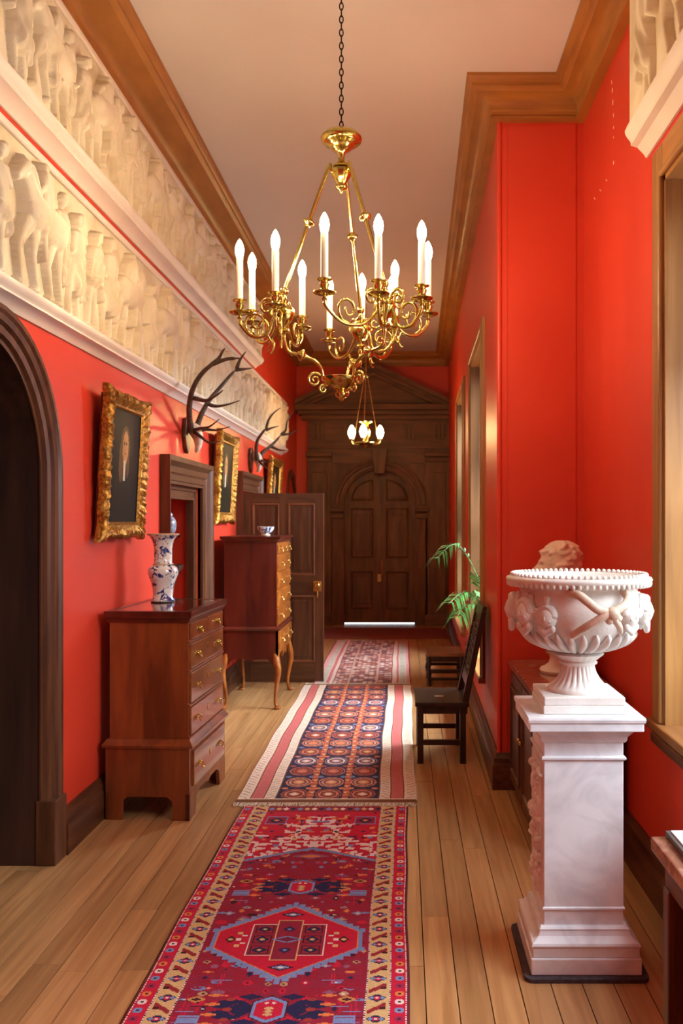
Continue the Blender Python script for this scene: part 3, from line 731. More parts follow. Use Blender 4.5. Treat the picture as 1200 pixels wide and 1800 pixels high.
def medallion(vc):
    n = np.round(U/.03).astype(int)
    for k in range(34):                                # stepped blue fringe round the hexagon
        t = k/33
        for s_ in (-1, 1):
            for q in (-1, 1):
                uu = .285*t; vv = .075+.235*(1-t)
                if k % 3 == 0: r1.rect(s_*uu-.012, s_*uu+.012, vc+q*vv-.014, vc+q*vv+.014, BLUE)
    r1.hexa(0, vc, .285, .30, .075, BLUE); r1.hexa(0, vc, .268, .282, .068, ORG); r1.hexa(0, vc, .264, .276, .066, CR)
    r1.rect(-.145, .145, vc-.125, vc+.125, WHT); r1.rect(-.141, .141, vc-.121, vc+.121, WI)
    r1.rect(-.05, .05, vc-.16, vc+.16, TAN); r1.rect(-.046, .046, vc-.156, vc+.156, WI)
    for i in (-1, 0, 1):
        for j in (-1, 0, 1):
            u, v = i*.095, vc+j*.083
            if i: r1.rect(u-.036, u+.036, v-.032, v+.032, DK); r1.rect(u-.031, u+.031, v-.027, v+.027, (150,40,56)); r1.diam(u, v, .03, .026, NAVY); r1.disc(u, v, .009, .008, TAN)
            elif j: r1.diam(u, v, .024, .022, NAVY); r1.diam(u, v, .01, .01, BLUE)
    r1.hexv(0, vc, .055, .028, .004, BLUE); r1.diam(0, vc, .044, .02, (120,30,60))
    for s_ in (-1, 1):
        for b in (-.05, 0, .05): r1.disc(s_*.185, vc+b, .012, .010, (TAN if b else WHT))
        for b in (-.03, .03): r1.rect(s_*.165-.012, s_*.165+.012, vc+b-.004, vc+b+.004, WHT)
        r1.diam(s_*.215, vc, .02, .03, DK); r1.diam(s_*.215, vc, .011, .016, TAN)
        r1.diam(0, vc+s_*.21, .05, .025, DK); r1.diam(0, vc+s_*.21, .035, .015, BLUE); r1.diam(0, vc+s_*.21, .014, .008, WHT)
for d in (2.87, 3.83): palmette(sv(d))
for d in (3.35, 2.39): medallion(sv(d))
# ivory lattice at the far end
m = (V > sv(4.14)) & (abs(U) < fieldw) & (V > sv(4.14)+.16*(1-np.minimum(1, abs(U)/.3)))
r1.put(m, CR)
lat_r = random.Random(31)
for k in range(120):
    u = lat_r.uniform(0, .30); v = sv(4.16)+lat_r.uniform(0, 1)**1.4*.58
    if v > sv(4.45) and u > .13 and lat_r.random() < .8: continue
    a_, b_ = lat_r.choice([(.030,.007), (.008,.028), (.022,.010), (.012,.014)]); w = WHT if lat_r.random() < .8 else lat_r.choice([BLUE, ORG, TAN])
    for s_ in (-1, 1):
        r1.put((abs(U-s_*u) < a_) & (abs(V-v) < b_) & m, w); r1.put((abs(U-s_*(u+.01)) < a_*.6) & (abs(V-v-b_) < .006) & m, w)
for k in range(40):
    u = lat_r.uniform(0, .29); v = sv(4.2)+lat_r.uniform(0, .6); cc = lat_r.choice([CR, CR, NAVY, ORG, DK])
    for s_ in (-1, 1): r1.diam(s_*u, v, .014, .012, cc, m)
for s_ in (-1, 1): r1.rect(s_*.235-.055, s_*.235+.055, sv(4.62), sv(4.74), BLUE); r1.rect(s_*.235-.05, s_*.235+.05, sv(4.63), sv(4.73), (150,30,60)); r1.diam(s_*.235, sv(4.68), .04, .04, NAVY); r1.diam(s_*.235, sv(4.68), .018, .018, ORG)
for k in range(40):                                    # blue stepped gable under the lattice
    t = k/39; uu = .30*t
    for s_ in (-1, 1): r1.rect(s_*uu-.008, s_*uu+.008, sv(4.13)+.15*(1-t)-.010, sv(4.13)+.15*(1-t)+.012, BLUE)
r1.diam(0, sv(4.18), .09, .035, (150,90,120)); r1.diam(0, sv(4.18), .05, .018, ORG)
# borders
e = np.minimum(r1.w/2-abs(U), np.minimum(V, r1.l-V)); lat = abs(U) > r1.w/2-.151
end = (V > r1.l-.10)
r1.put(end & (abs(U) < fieldw), (150,36,50))
for k in range(16):
    u = -.29+k*.039; r1.diam(u, r1.l-.05, .018, .024, [BLUE, TAN, WHT, NAVY][k % 4])
t = r1.w/2-abs(U)
r1.put(lat, TAN)
ph = (V/.062) % 1.0; cell_id = np.floor(V/.062).astype(int)
tb = (t-.110)/.033
ros = (abs(tb)*.8+abs(ph-.5)*2.2 < .85) & (t > .078) & (t < .142); alt = cell_id % 2 == 0
r1.put(ros & alt, NAVY); r1.put((abs(tb)*.8+abs(ph-.5)*2.2 < .50) & alt & lat, CR); r1.put((abs(tb)*.8+abs(ph-.5)*2.2 < .2) & alt & lat, WHT)
r1.put(((abs(abs(tb)-.55)+abs(ph-.5)*2.2) < .35) & alt & (t > .078) & (t < .142), BLUE)
diag = (abs((V/.124+tb*.22+.75) % 1.0-.5) < .10) & (~alt) & (t > .08) & (t < .14)
r1.put(diag, (150,40,48)); r1.put((abs(tb+.6) < .25) & (abs(ph-.5) < .12) & ~alt & lat, DK)
red = t < .070; r1.put(red, CR)
ph2 = (V/.05) % 1.0; c2 = np.floor(V/.05).astype(int)
dd_ = ((t-.036)/.016)**2+((ph2-.5)/.30)**2 < 1
for q, cc in enumerate([BLUE, WHT, ORG, (150,40,80)]): r1.put(dd_ & red & (c2 % 4 == q), cc)
r1.put((((t-.036)/.007)**2+((ph2-.5)/.13)**2 < 1) & red, DK)
dots = ((V/.014) % 1.0) < .55
for (a, b) in ((.066, .072), (.144, .151)): r1.put((t > a) & (t < b), DK); r1.put((t > a) & (t < b) & dots, WHT)
r1.put((t < .008), (100,30,40)); r1.put((t > .008) & (t < .013) & dots, WHT)
r1.A *= (0.90+.2*rng.rand(r1.ny, r1.nx, 1))
o = r1.object('runner_rug', (-.437, D0, 0), .009, 'crimson runner rug with tan borders and hexagon medallions, nearest the camera', .006)
o.rotation_euler = (0, 0, .0)

# middle runner: navy field of rust botehs between cream and rose bands
NV2, RUST, SAL, CRM, ROSE, BR = (40,38,66), (164,76,50), (206,120,86), (226,206,186), (196,104,100), (120,74,44)
r2 = Cloth(1.035, 3.62, .0075, CRM); U, V = r2.U, r2.V; t = r2.w/2-abs(U)
r2.put(t < .255, CRM); r2.put((t > .078) & (t < .155), ROSE); r2.put((t > .075) & (t < .081), BR); r2.put((t > .152) & (t < .158), BR)
tick = (abs(((V/.05)+np.where(t < .1, t*18, -t*18)) % 1.0-.5) < .13)
r2.put(tick & (((t > .012) & (t < .062)) | ((t > .168) & (t < .212))), (178,150,128))
r2.put(((V/.03) % 1 < .2) & (t > .095) & (t < .14), (184,92,90))
fld = t > .222; r2.put(fld, NV2); r2.put((t > .216) & (t < .224), BR)
colw = .59/3
for k in range(3):
    uc = (k-1)*colw
    for j in range(15):
        vc = .15+j*.235; base = [RUST, SAL, (184,96,76), (150,110,130)][(j) % 4]
        q = np.sqrt(((U-uc)/.078)**2+((V-vc)/.098)**2); q2 = np.sqrt(((U-uc)/.078)**2+((V-vc+.03)/.098)**2)
        r2.put((q < 1) & fld, base); r2.put((q < .86) & fld, NV2); r2.put((q < .76) & fld, [SAL, (196,140,110), RUST, CRM][j % 4]); r2.put((q < .60) & fld, (96,48,50)); r2.put((q < .46) & fld, base)
        r2.put((abs(U-uc)/.03+abs(V-vc)/.03 < 1) & fld, [CRM, TAN, SAL][j % 3])
        for s_ in (-1, 1): r2.put((((U-uc-s_*.07)/.018)**2+((V-vc-.11)/.02)**2 < 1) & fld, [SAL, (110,120,160), RUST][j % 3])
    if k < 2:
        us = (k-.5)*colw; st = (abs(U-us) < .018) & fld; r2.put(st, RUST); r2.put(st & (((V/.06) % 1) < .35), SAL); r2.put((abs(U-us)/.012+abs(((V/.12) % 1)-.5)*.24/.02*.5 < 1) & fld, TAN)
for a in (V, r2.l-V): r2.put(a < .055, BR); r2.put((a > .055) & (a < .064), CRM)
r2.A *= (0.88+.24*rng.rand(r2.ny, r2.nx, 1))
o = r2.object('runner_rug', (-.442, 4.98, 0), .009, 'navy runner rug with rust botehs and cream and rose bands, middle of the corridor', .008)
fringe(o, 1.03, 0, -.06, 170, .007); fringe(o, 1.03, 3.62, .05, 120, .007)

# far runner: faded rose and cream
r3 = Cloth(.96, 3.02, .011, (176,132,122)); U, V = r3.U, r3.V; t = r3.w/2-abs(U)
cellx = np.floor((U+1)/.05).astype(int); celly = np.floor(V/.055).astype(int); hsh = ((cellx*73856093) ^ (celly*19349663)) % 7
for q, cc in enumerate([(206,176,164), (150,92,84), (122,78,76), (190,130,118), (214,190,176), (112,84,96), (170,104,92)]): r3.put((hsh == q) & (t > .2), cc)
r3.put((abs(((U+1)/.05) % 1-.5)+abs((V/.055) % 1-.5) > .72) & (t > .2), (96,60,62))
for uc in (-.14, .14): r3.put((abs(U-uc) < .012), (190,150,136))
for (a, b, cc) in ((0,.016,(150,60,66)), (.016,.05,(206,150,150)), (.05,.125,(196,190,172)), (.125,.15,(190,104,110)), (.15,.185,(206,186,170)), (.185,.2,(130,70,70))): r3.put((t >= a) & (t < b), cc)
r3.put((t > .06) & (t < .115) & (abs((V/.09) % 1-.5) < .2), (150,150,136))
r3.A *= (0.85+.3*rng.rand(r3.ny, r3.nx, 1))
o = r3.object('runner_rug', (-.405, 8.66, 0), .009, 'faded rose and cream runner rug beyond the open door', .006)
fringe(o, .95, 3.02, .05, 90, .007)
mb = MB(); mb.box(-1.05, 1.05, -.56, .56, 0, .012); dm = mb.build('door_mat', MATRED, None, loc=(-.42, 12.5, 0), bevel=.004); tag(dm, 'wide red brown mat on the floor before the double door', 'mat')
for y in (-.5, .5): MB().box(-1.0, 1.0, y-.012, y+.012, .011, .0135).build('border_stripe', mat('mat_stripe', (150,92,74), (134,80,64), rough=1), dm)

# ------------------------------------------------------------ furniture on the left
def handle(parent, x, y, z, w=.05, m=BRASS):
    """bat-wing brass plate with a swinging bail, on a face looking along +x"""
    h = MB(); pl = [(-w*.62,0), (-w*.45,w*.28), (-w*.2,w*.2), (0,w*.36), (w*.2,w*.2), (w*.45,w*.28), (w*.62,0), (w*.45,-w*.24), (w*.15,-w*.2), (0,-w*.34), (-w*.15,-w*.2), (-w*.45,-w*.24)]
    h.prism(pl, lambda a, b, t: (x+t, y+a, z+b), 0, .003)
    h.tube([(x+.004, y-w*.4, z+.005), (x+.018, y-w*.38, z-.004), (x+.022, y-w*.25, z-w*.4), (x+.022, y+w*.25, z-w*.4), (x+.018, y+w*.38, z-.004), (x+.004, y+w*.4, z+.005)], .0032, 6)
    for s in (-1, 1): h.ball((x+.008, y+s*w*.4, z+.005), .006, n=8, m=6)
    return h.build('handle', m, parent, smooth=35)
def keyplate(parent, x, y, z, m=BRASS):
    MB().prism([(0,.02), (.013,.008), (.009,-.012), (0,-.022), (-.009,-.012), (-.013,.008)], lambda a, b, t: (x+t, y+a, z+b), 0, .003).build('keyhole_plate', m, parent)
def drawer(root, xf, y0, y1, z0, z1, hs, m=WALNUT, w=.05, key=True, proud=.012, hm=BRASS):
    d = MB().box(xf-.02, xf+proud, y0+.004, y1-.004, z0+.004, z1-.004).build('drawer', m, root, bevel=.005)
    for y in hs: handle(d, xf+proud, y, (z0+z1)/2, w, hm)
    if key: keyplate(d, xf+proud, (y0+y1)/2, (z0+z1)/2+.012, hm)
    return d
# low chest of drawers (upper chest on a wider base with bracket feet)
ch = thing('chest_of_drawers', 'reddish brown chest of drawers with brass handles, carrying the blue and white vase', 'chest', (-1.347, 5.09, 0), math.radians(-2.5))
hw, hd = .385, .226
MB().box(-hd+.015, hd-.012, -hw+.02, hw-.02, .40, 1.07).build('upper_case', MAHOG, ch)
MB().sweep([(-hd+.015, hw-.02), (-hd+.015, -hw+.02), (hd-.012, -hw+.02), (hd-.012, hw-.02)], [(.02,1.055), (-.01,1.055), (-.013,1.072), (-.02,1.078), (-.024,1.09), (-.024,1.115), (.02,1.115)], XY, closed=True).build('top_moulding', MAHOGD, ch, smooth=30)
MB().box(-hd+.01, hd-.01, -hw+.01, hw-.01, 1.07, 1.114).build('top', mat('polished_mahogany_top', (104,40,22), (72,24,14), rough=.12, scale=(3,14,14), coat=.6, dist=.8), ch)
MB().sweep([(-hd+.015, hw-.02), (-hd+.015, -hw+.02), (hd-.012, -hw+.02), (hd-.012, hw-.02)], [(.02,.385), (-.03,.385), (-.034,.40), (-.024,.412), (-.012,.43), (.02,.435)], XY, closed=True).build('waist_moulding', MAHOG, ch, smooth=30)
b = MB()                                             # base with bracket feet cut out of its four sides
poly = [(-hd,0), (-hd+.09,0), (-hd+.09,.10), (-hd+.12,.125), (hd-.12,.125), (hd-.09,.10), (hd-.09,0), (hd,0), (hd,.40), (-hd,.40)]
for y in (-hw, hw-.02): b.prism(poly, lambda a, c, t: (a, t, c), y, y+.02)
poly = [(-hw,0), (-hw+.12,0), (-hw+.14,.09), (-hw+.2,.115), (-.06,.115), (0,.10), (.06,.115), (hw-.2,.115), (hw-.14,.09), (hw-.12,0), (hw,0), (hw,.14), (-hw,.14)]
for x in (-hd, hd-.02): b.prism(poly, lambda a, c, t: (t, a, c), x, x+.02)
b.box(-hd+.001, hd-.001, -hw+.001, hw-.001, .14, .398)
b.build('base_case', MAHOG, ch)
xf = hd-.012
rows = [(.955,1.052), (.80,.94), (.615,.785), (.44,.60)]
for i, (z0, z1) in enumerate(rows):
    if i == 0:
        drawer(ch, xf, -hw+.035, -.005, z0, z1, [-.19], key=False); drawer(ch, xf, .005, hw-.035, z0, z1, [.19], key=False)
    else: drawer(ch, xf, -hw+.035, hw-.035, z0, z1, [-.22, .22])
    MB().box(xf-.01, xf+.012, -hw+.02, hw-.02, z0-.013, z0-.002).build('rail', MAHOG, ch, bevel=.003)
drawer(ch, hd, -hw+.05, hw-.05, .165, .365, [-.22, .22])
# vase (baluster 'yan-yan' shape)
vs_ = [(0,0), (.066,.0), (.070,.008), (.068,.018), (.060,.03), (.058,.05), (.062,.09), (.072,.125), (.084,.155), (.089,.175), (.087,.195), (.078,.210), (.062,.217), (.056,.220), (.058,.226), (.054,.232), (.053,.27), (.053,.31), (.057,.345), (.066,.372), (.082,.393), (.092,.400), (.093,.406), (.088,.406), (.07,.388), (.05,.34), (.048,.25), (0,.25)]
vz = thing('baluster_vase', 'blue and white porcelain baluster vase with flared rim on the chest', 'vase', (-1.43, 5.26, 1.1151))
MB().lathe(vs_, n=40).build('body', CHINA, vz, smooth=60)
MB().lathe([(.064,-.0001), (.0705,.0), (.0705,.007), (.064,.0072)], n=40).build('foot_rim', mat('dark_foot', (60,44,36), (50,36,30), rough=.5), vz, smooth=60)
MB().lathe([(.0545,.222), (.0600,.224), (.0600,.228), (.0545,.230)], n=40).build('neck_ring', mat('buff_glaze', (214,184,144), (204,172,130), rough=.3), vz, smooth=60)
MB().lathe([(.088,.400), (.0945,.401), (.0945,.4065), (.086,.408)], n=40).build('rim', MATS['buff_glaze'], vz, smooth=60)

# tall chest on cabriole stand
tc_ = thing('chest_on_stand', 'tall dark red chest on honey cabriole legs, with a china bowl on top', 'chest', (-1.295, 7.91, 0))
hw, hd = .43, .235
MB().box(-hd+.012, hd-.012, -hw+.012, hw-.012, .68, 1.43).build('upper_case', MAHOGD, tc_)
MB().sweep([(-hd+.012, hw-.012), (-hd+.012, -hw+.012), (hd-.012, -hw+.012), (hd-.012, hw-.012)], [(.02,1.415), (-.006,1.415), (-.012,1.43), (-.03,1.445), (-.034,1.465), (.02,1.465)], XY, closed=True).build('cornice', MAHOGD, tc_, smooth=30)
MB().box(-hd, hd, -hw, hw, 1.42, 1.464).build('top', MAHOGD, tc_)
MB().sweep([(-hd, hw), (-hd, -hw), (hd, -hw), (hd, hw)], [(.02,.665), (-.012,.665), (-.016,.68), (-.004,.695), (.02,.70)], XY, closed=True).build('waist_moulding', MAHOGD, tc_, smooth=30)
b = MB()
ap_ = [(-hd,.36), (-hd+.05,.38), (-hd+.09,.425), (-.05,.425), (0,.40), (.05,.425), (hd-.09,.425), (hd-.05,.38), (hd,.36), (hd,.68), (-hd,.68)]
for y in (-hw, hw-.02): b.prism(ap_, lambda a, c, t: (a, t, c), y, y+.02)
b.box(-hd, -hd+.02, -hw+.02, hw-.02, .40, .68); b.build('stand_case', MAHOGD, tc_)
af = [(-hw,.36), (-hw+.06,.39), (-hw+.12,.46), (-.14,.46), (-.10,.40), (0,.44), (.10,.40), (.14,.46), (hw-.12,.46), (hw-.06,.39), (hw,.36), (hw,.68), (-hw,.68)]
MB().prism(af, lambda a, c, t: (t, a, c), hd-.02, hd).build('front_apron', HONEY, tc_)
MB().box(hd-.0125, hd-.011, -hw+.02, hw-.02, .70, 1.41).build('front_veneer', HONEY, tc_)
rws = [(1.31,1.40,3), (1.16,1.30,2), (1.01,1.15,1), (.86,1.0,1), (.71,.85,1)]
for z0, z1, n in rws:
    wdt = (2*hw-.05)/n
    for k in range(n):
        y0 = -hw+.025+k*wdt
        drawer(tc_, hd-.011, y0+.003, y0+wdt-.003, z0, z1, [y0+wdt/2] if n > 1 else [-.24, .24], m=HONEY, w=.055, key=(n == 1), hm=OLDBRASS)
for k in range(3):
    y0 = -hw+.025+k*(2*hw-.05)/3; drawer(tc_, hd, y0+.003, y0+(2*hw-.05)/3-.003, .50, .655, [y0+(2*hw-.05)/6], m=HONEY, w=.055, key=False, hm=OLDBRASS)
for sx in (-1, 1):
    for sy in (-1, 1):
        ox, oy = sx*(hd-.035), sy*(hw-.035); q = sx*.7071; p = sy*.7071
        pts = [(ox, oy, .50), (ox+q*.03, oy+p*.03, .40), (ox+q*.05, oy+p*.05, .32), (ox+q*.03, oy+p*.03, .20), (ox+q*.012, oy+p*.012, .10), (ox+q*.02, oy+p*.02, .035), (ox+q*.05, oy+p*.05, .012)]
        MB().tube(cr(pts, 5), np.interp(np.linspace(0, 6, 31), range(7), [.028,.032,.027,.018,.013,.014,.010]).tolist(), 10).build('cabriole_leg', HONEY, tc_, smooth=50)
        MB().lathe([(.018,0), (.03,.004), (.032,.012), (.022,.024), (.012,.03)], (ox+q*.045, oy+p*.045, 0), 14).build('pad_foot', HONEY, tc_, smooth=50)
bo = thing('china_bowl', 'small blue and white china bowl on top of the tall chest', 'bowl', (-1.235, 7.93, 1.4652))
MB().lathe([(0,0), (.038,0), (.04,.012), (.036,.016), (.055,.03), (.072,.055), (.078,.08), (.075,.08), (.066,.055), (.045,.028), (0,.022)], n=28).build('body', CHINA, bo, smooth=60)
MB().lathe([(.0385,-.0001), (.041,0), (.041,.008), (.0385,.0085)], n=28).build('foot_rim', MATS['buff_glaze'], bo, smooth=60)
jr = thing('covered_jar', 'small grey blue jar on the alcove shelf above the vase', 'jar', (-1.77, 6.66, 1.4901))
MB().lathe([(0,0), (.035,0), (.055,.04), (.06,.09), (.045,.13), (.025,.145)], n=20).build('body', GREYJAR, jr, smooth=60)
MB().lathe([(.03,.145), (.032,.155), (.018,.175), (.008,.18), (.012,.19), (0,.2)], n=20).build('lid', GREYJAR, jr, smooth=60)
db = thing('dark_bowl', 'small dark bowl on the lower alcove shelf', 'bowl', (-1.76, 6.82, 1.1901))
MB().lathe([(0,0), (.03,0), (.03,.01), (.055,.035), (.065,.07), (.06,.07), (.04,.03), (0,.02)], n=20).build('body', mat('dark_glaze', (70,50,46), (50,36,34), rough=.2, coat=.4), db, smooth=60)

# standing-open panelled door (hinged on the near jamb of its doorway)
od = thing('panelled_door', 'dark wood panelled door standing open behind the tall chest', 'door', (-1.575, 8.74, 0))
W_, H_ = .79, 1.87; y0, y1 = -.02, .02
MB().box(0, W_, y0+.008, y1-.008, .006, H_).build('core', DARKW, od)
st = .085
for (a, b) in ((0, st), (W_/2-st/2, W_/2+st/2), (W_-st, W_)): MB().box(a, b, y0, y1, .006, H_).build('stile', DARKW, od, bevel=.003)
for (z0, z1) in ((.006, .20), (.86, 1.06), (H_-.10, H_)): MB().box(.001, W_-.001, y0+.0005, y1-.0005, z0, z1).build('rail', DARKX, od, bevel=.003)
for (a, b) in ((st, W_/2-st/2), (W_/2+st/2, W_-st)):
    for (z0, z1) in ((.20, .86), (1.06, H_-.10)):
        pp = [(a,z0), (b,z0), (b,z1), (a,z1)]
        MB().sweep(pp, [(0,0), (0,.014), (.012,.018), (.02,.004), (.022,0)], lambda p, q, h: (p, y0+.008-h, q), closed=True).build('panel_mould', mat('worn_oak_edge', (134,84,56), (112,66,42), rough=.3), od)
        MB().box(a+.05, b-.05, y0+.001, y0+.009, z0+.05, z1-.05).build('panel', DARKW, od, bevel=.005)
MB().box(W_-.004, W_+.001, y0, y1, .006, H_).build('lipping', MATS['worn_oak_edge'], od)
lk = MB().box(W_-.10, W_-.02, y0-.006, y0, .90, 1.0).build('lock_plate', OLDBRASS, od, bevel=.003)
MB().lathe([(.0,0), (.022,0), (.024,.006), (.012,.012), (.012,.03), (.026,.04), (.03,.055), (.022,.068), (0,.07)], n=16).build('knob', BRASS, lk, smooth=50).matrix_local = Matrix.Translation((W_-.06, y0-.004, .96)) @ Matrix.Rotation(PI/2, 4, 'X')
MB().tube([(W_-.06, y0-.008, .90), (W_-.06, y0-.016, .87), (W_-.06, y0-.01, .84)], .008, 8).build('drop_escutcheon', BRASS, lk, smooth=50)

# ------------------------------------------------------------ portraits
def portrait(label, d0, d1, z0, z1, seed, lean=3.0, coat=(60,50,40)):
    """carved gilt frame round a painted canvas, hung from the left wall and leaning out at the top"""
    w, h = d1-d0, z1-z0; rt = .075
    root = thing('framed_portrait', label, 'painting', (XL+.014, (d0+d1)/2, z0)); root['group'] = 'gilt framed portraits on the left wall'
    root.rotation_euler = (0, math.radians(lean), 0)
    r = np.random.RandomState(seed)
    # frame: profile of 9 points swept round, with scalloped edge and carved lumps
    n = 4*96; prof = [(0.0,.018), (.008,.03), (.02,.026), (.032,.034), (.05,.048), (.066,.052), (.078,.044), (.086,.03), (.086,-.002)]
    iw, ih = w/2-rt, h/2-rt; vsx = []; fs = []
    for i in range(n):
        sgm, t = divmod(i, 96); t /= 96
        cs = [(-iw,-ih), (iw,-ih), (iw,ih), (-iw,ih)]; a, b = cs[sgm], cs[(sgm+1) % 4]
        u = a[0]+(b[0]-a[0])*t, a[1]+(b[1]-a[1])*t
        nx, ny = [(0,-1), (1,0), (0,1), (-1,0)][sgm]
        cd = min(t, 1-t)                      # blend to diagonal near corners
        L_ = (2*iw if sgm % 2 == 0 else 2*ih); 
        sc = .007*math.cos(t*2*PI*5)+.012*math.exp(-((t-.5)/.08)**2)+.016*math.exp(-(cd/.07)**2)
        for k, (o, q) in enumerate(prof):
            oo = o+(sc*(o/.086)**2 if k > 2 else 0); hh = q+(.011*(r.rand()-.4) if 3 <= k <= 7 else 0)+(.003*math.sin(t*2*PI*14) if 3 <= k <= 6 else 0)
            ex = 0
            px_ = u[0]+nx*oo; pz_ = u[1]+ny*oo
            # stretch so that the corners meet
            if nx == 0: px_ = u[0]*(1+oo/iw)
            else: pz_ = u[1]*(1+oo/ih)
            vsx.append((hh+.02, px_, pz_+h/2))
    K = len(prof)
    for i in range(n):
        for k in range(K-1): fs.append((i*K+k, ((i+1) % n)*K+k, ((i+1) % n)*K+k+1, i*K+k+1))
    MB().add(vsx, fs).build('gilt_frame', GILT, root, smooth=50)
    bf = MB()
    bf.sweep([(-w/2+.012,.012), (w/2-.012,.012), (w/2-.012,h-.012), (-w/2+.012,h-.012)], [(0,0), (0,.022), (.06,.022), (.06,0)], lambda a, b, q: (q, a, b), closed=True); bf.build('frame_back', GILTD, root)
    # canvas
    nx, ny = 60, 72
    X, Y = np.meshgrid((np.arange(nx)+.5)/nx*2-1, (np.arange(ny)+.5)/ny*2-1)
    A = np.tile(C(22,15,10), (ny, nx, 1)); A += np.clip(.45-np.hypot(X-.45, Y-.45)*.5, 0, 1)[..., None]*C(120,84,44)*.22
    body = (((X/.75)**2+((Y+1.15)/1.15)**2) < 1); A[body] = C(*coat)*.30
    wig = ((((X-.02)/.27)**2+((Y-.42)/.30)**2) < 1) | ((((X+.19)/.15)**2+((Y-.10)/.38)**2) < 1) | ((((X-.24)/.11)**2+((Y-.14)/.34)**2) < 1); A[wig] = C(122,92,52)*.62
    face = ((X-.05)/.19)**2+((Y-.34)/.29)**2 < 1; A[face] = C(204,150,100)*.85
    A[(((X+.06)/.1)**2+((Y-.33)/.22)**2 < 1) & face] *= .78
    for ex in (-.03, .10): A[(((X-ex)/.035)**2+((Y-.42)/.022)**2 < 1)] = C(70,44,32)
    A[(((X-.045)/.02)**2+((Y-.34)/.06)**2 < 1)] *= .85; A[(((X-.04)/.05)**2+((Y-.235)/.014)**2 < 1)] = C(150,76,64)
    jab = (abs(X-.03) < .055+.03*np.clip(-Y, 0, 1)) & (Y < .10) & (Y > -.24); A[jab] = C(206,198,184)
    A *= (.92+.16*r.rand(ny, nx, 1))
    xs = np.linspace(-iw-.005, iw+.005, nx+1); zs = np.linspace(-ih-.005, ih+.005, ny+1)+h/2
    Xg, Zg = np.meshgrid(xs, zs); v = np.stack([np.full(Xg.shape, .034), Xg, Zg], -1).reshape(-1, 3)
    J, I = np.meshgrid(np.arange(ny), np.arange(nx), indexing='ij'); a = J*(nx+1)+I
    f = np.stack([a, a+1, a+nx+2, a+nx+1], -1).reshape(-1, 4)
    me = bpy.data.meshes.new('canvas'); me.from_pydata(v.tolist(), [], f.tolist()); me.update()
    at = me.color_attributes.new('Col', 'FLOAT_COLOR', 'CORNER')
    at.data.foreach_set('color', np.repeat(np.concatenate([A.reshape(-1, 3), np.ones((nx*ny, 1))], 1), 4, axis=0).astype(np.float32).ravel())
    me.materials.append(PAINT); link('canvas', me, root)
    return root
portrait('gilt framed portrait of a wigged man with white neckband, nearest the arch', 4.63, 5.31, 1.52, 2.29, 1)
portrait('gilt framed portrait hanging between the alcove and the doorway', 7.45, 8.17, 1.60, 2.35, 2, coat=(40,44,34))
portrait('gilt framed portrait above the open door, farthest along the left wall', 10.35, 11.2, 1.62, 2.34, 3, coat=(70,56,36))

# ------------------------------------------------------------ mounted antlers
def antlers(label, D, zc, k, lines, tines):
    """lines: outlines picked from the view, each point (px, py, depth); every point has its own depth"""
    root = thing('mounted_antlers', label, 'antlers', (XL, D, zc-.13*k)); root['group'] = 'mounted antlers on the left wall'
    sh = [(0,-.14), (.05,-.10), (.085,-.02), (.085,.06), (.06,.12), (0,.135), (-.06,.12), (-.085,.06), (-.085,-.02), (-.05,-.10)]
    o = Vector(root.location)
    MB().prism([(a*k, b*k+.13*k) for a, b in sh], lambda a, b, h: (h, a, b), .002, .032).build('plaque', DARKW, root, bevel=.006)
    sk = MB()
    pts = [(.04, 0, .19*k), (.075, 0, .17*k), (.10, 0, .12*k), (.105, 0, .06*k), (.09, 0, .0)]
    sk.tube(cr(pts, 4), np.interp(np.linspace(0, 4, 17), range(5), [.04*k,.05*k,.042*k,.028*k,.015*k]).tolist(), 12); sk.build('skull', BONE, root, smooth=60)
    for pl in lines:
        q = [P(*p)-o for p in pl]; c = cr(q, 6); n = len(c)
        MB().tube(c, [(.024-.014*(i/(n-1)))*k*(1 if i < n-3 else .6) for i in range(n)], 10).build('beam', ANTLER, root, smooth=60)
    for pl in tines:
        q = [P(*p)-o for p in pl]; c = cr(q, 5); n = len(c)
        MB().tube(c, [(.0135*(1-i/(n-1))+.003)*k for i in range(n)], 8).build('tine', ANTLER, root, smooth=60)
    return root
antlers('large branching antlers mounted between the first portrait and the alcove', 6.62, EYE+.64, 1.0,
  [[(336,757,6.54), (333,735,6.36), (333,712,6.2), (338,686,6.1), (352,660,6.04), (374,640,6.0), (400,631,5.98), (421,630,5.96)],
   [(344,757,6.66), (350,738,6.66), (357,722,6.65), (368,703,6.66), (386,682,6.7), (402,663,6.74), (416,648,6.8)]],
  [[(372,641,6.0), (384,630,5.98), (391,618,5.96), (395,612,5.94)], [(341,700,6.16), (362,704,6.06), (380,695,5.96), (392,686,5.9)],
   [(364,710,6.66), (380,714,6.6), (400,711,6.54), (421,704,6.48)], [(416,648,6.8), (420,636,6.82), (426,626,6.85), (432,618,6.88)], [(414,650,6.8), (428,649,6.8), (444,647,6.8)],
   [(338,757,6.54), (352,753,6.44), (368,750,6.34), (385,737,6.26)], [(346,758,6.66), (362,755,6.6), (380,756,6.54), (404,750,6.48)],
   [(340,758,6.56), (353,768,6.5), (368,778,6.44), (388,775,6.38)], [(374,640,6.0), (392,634,5.94), (410,628,5.88)]])
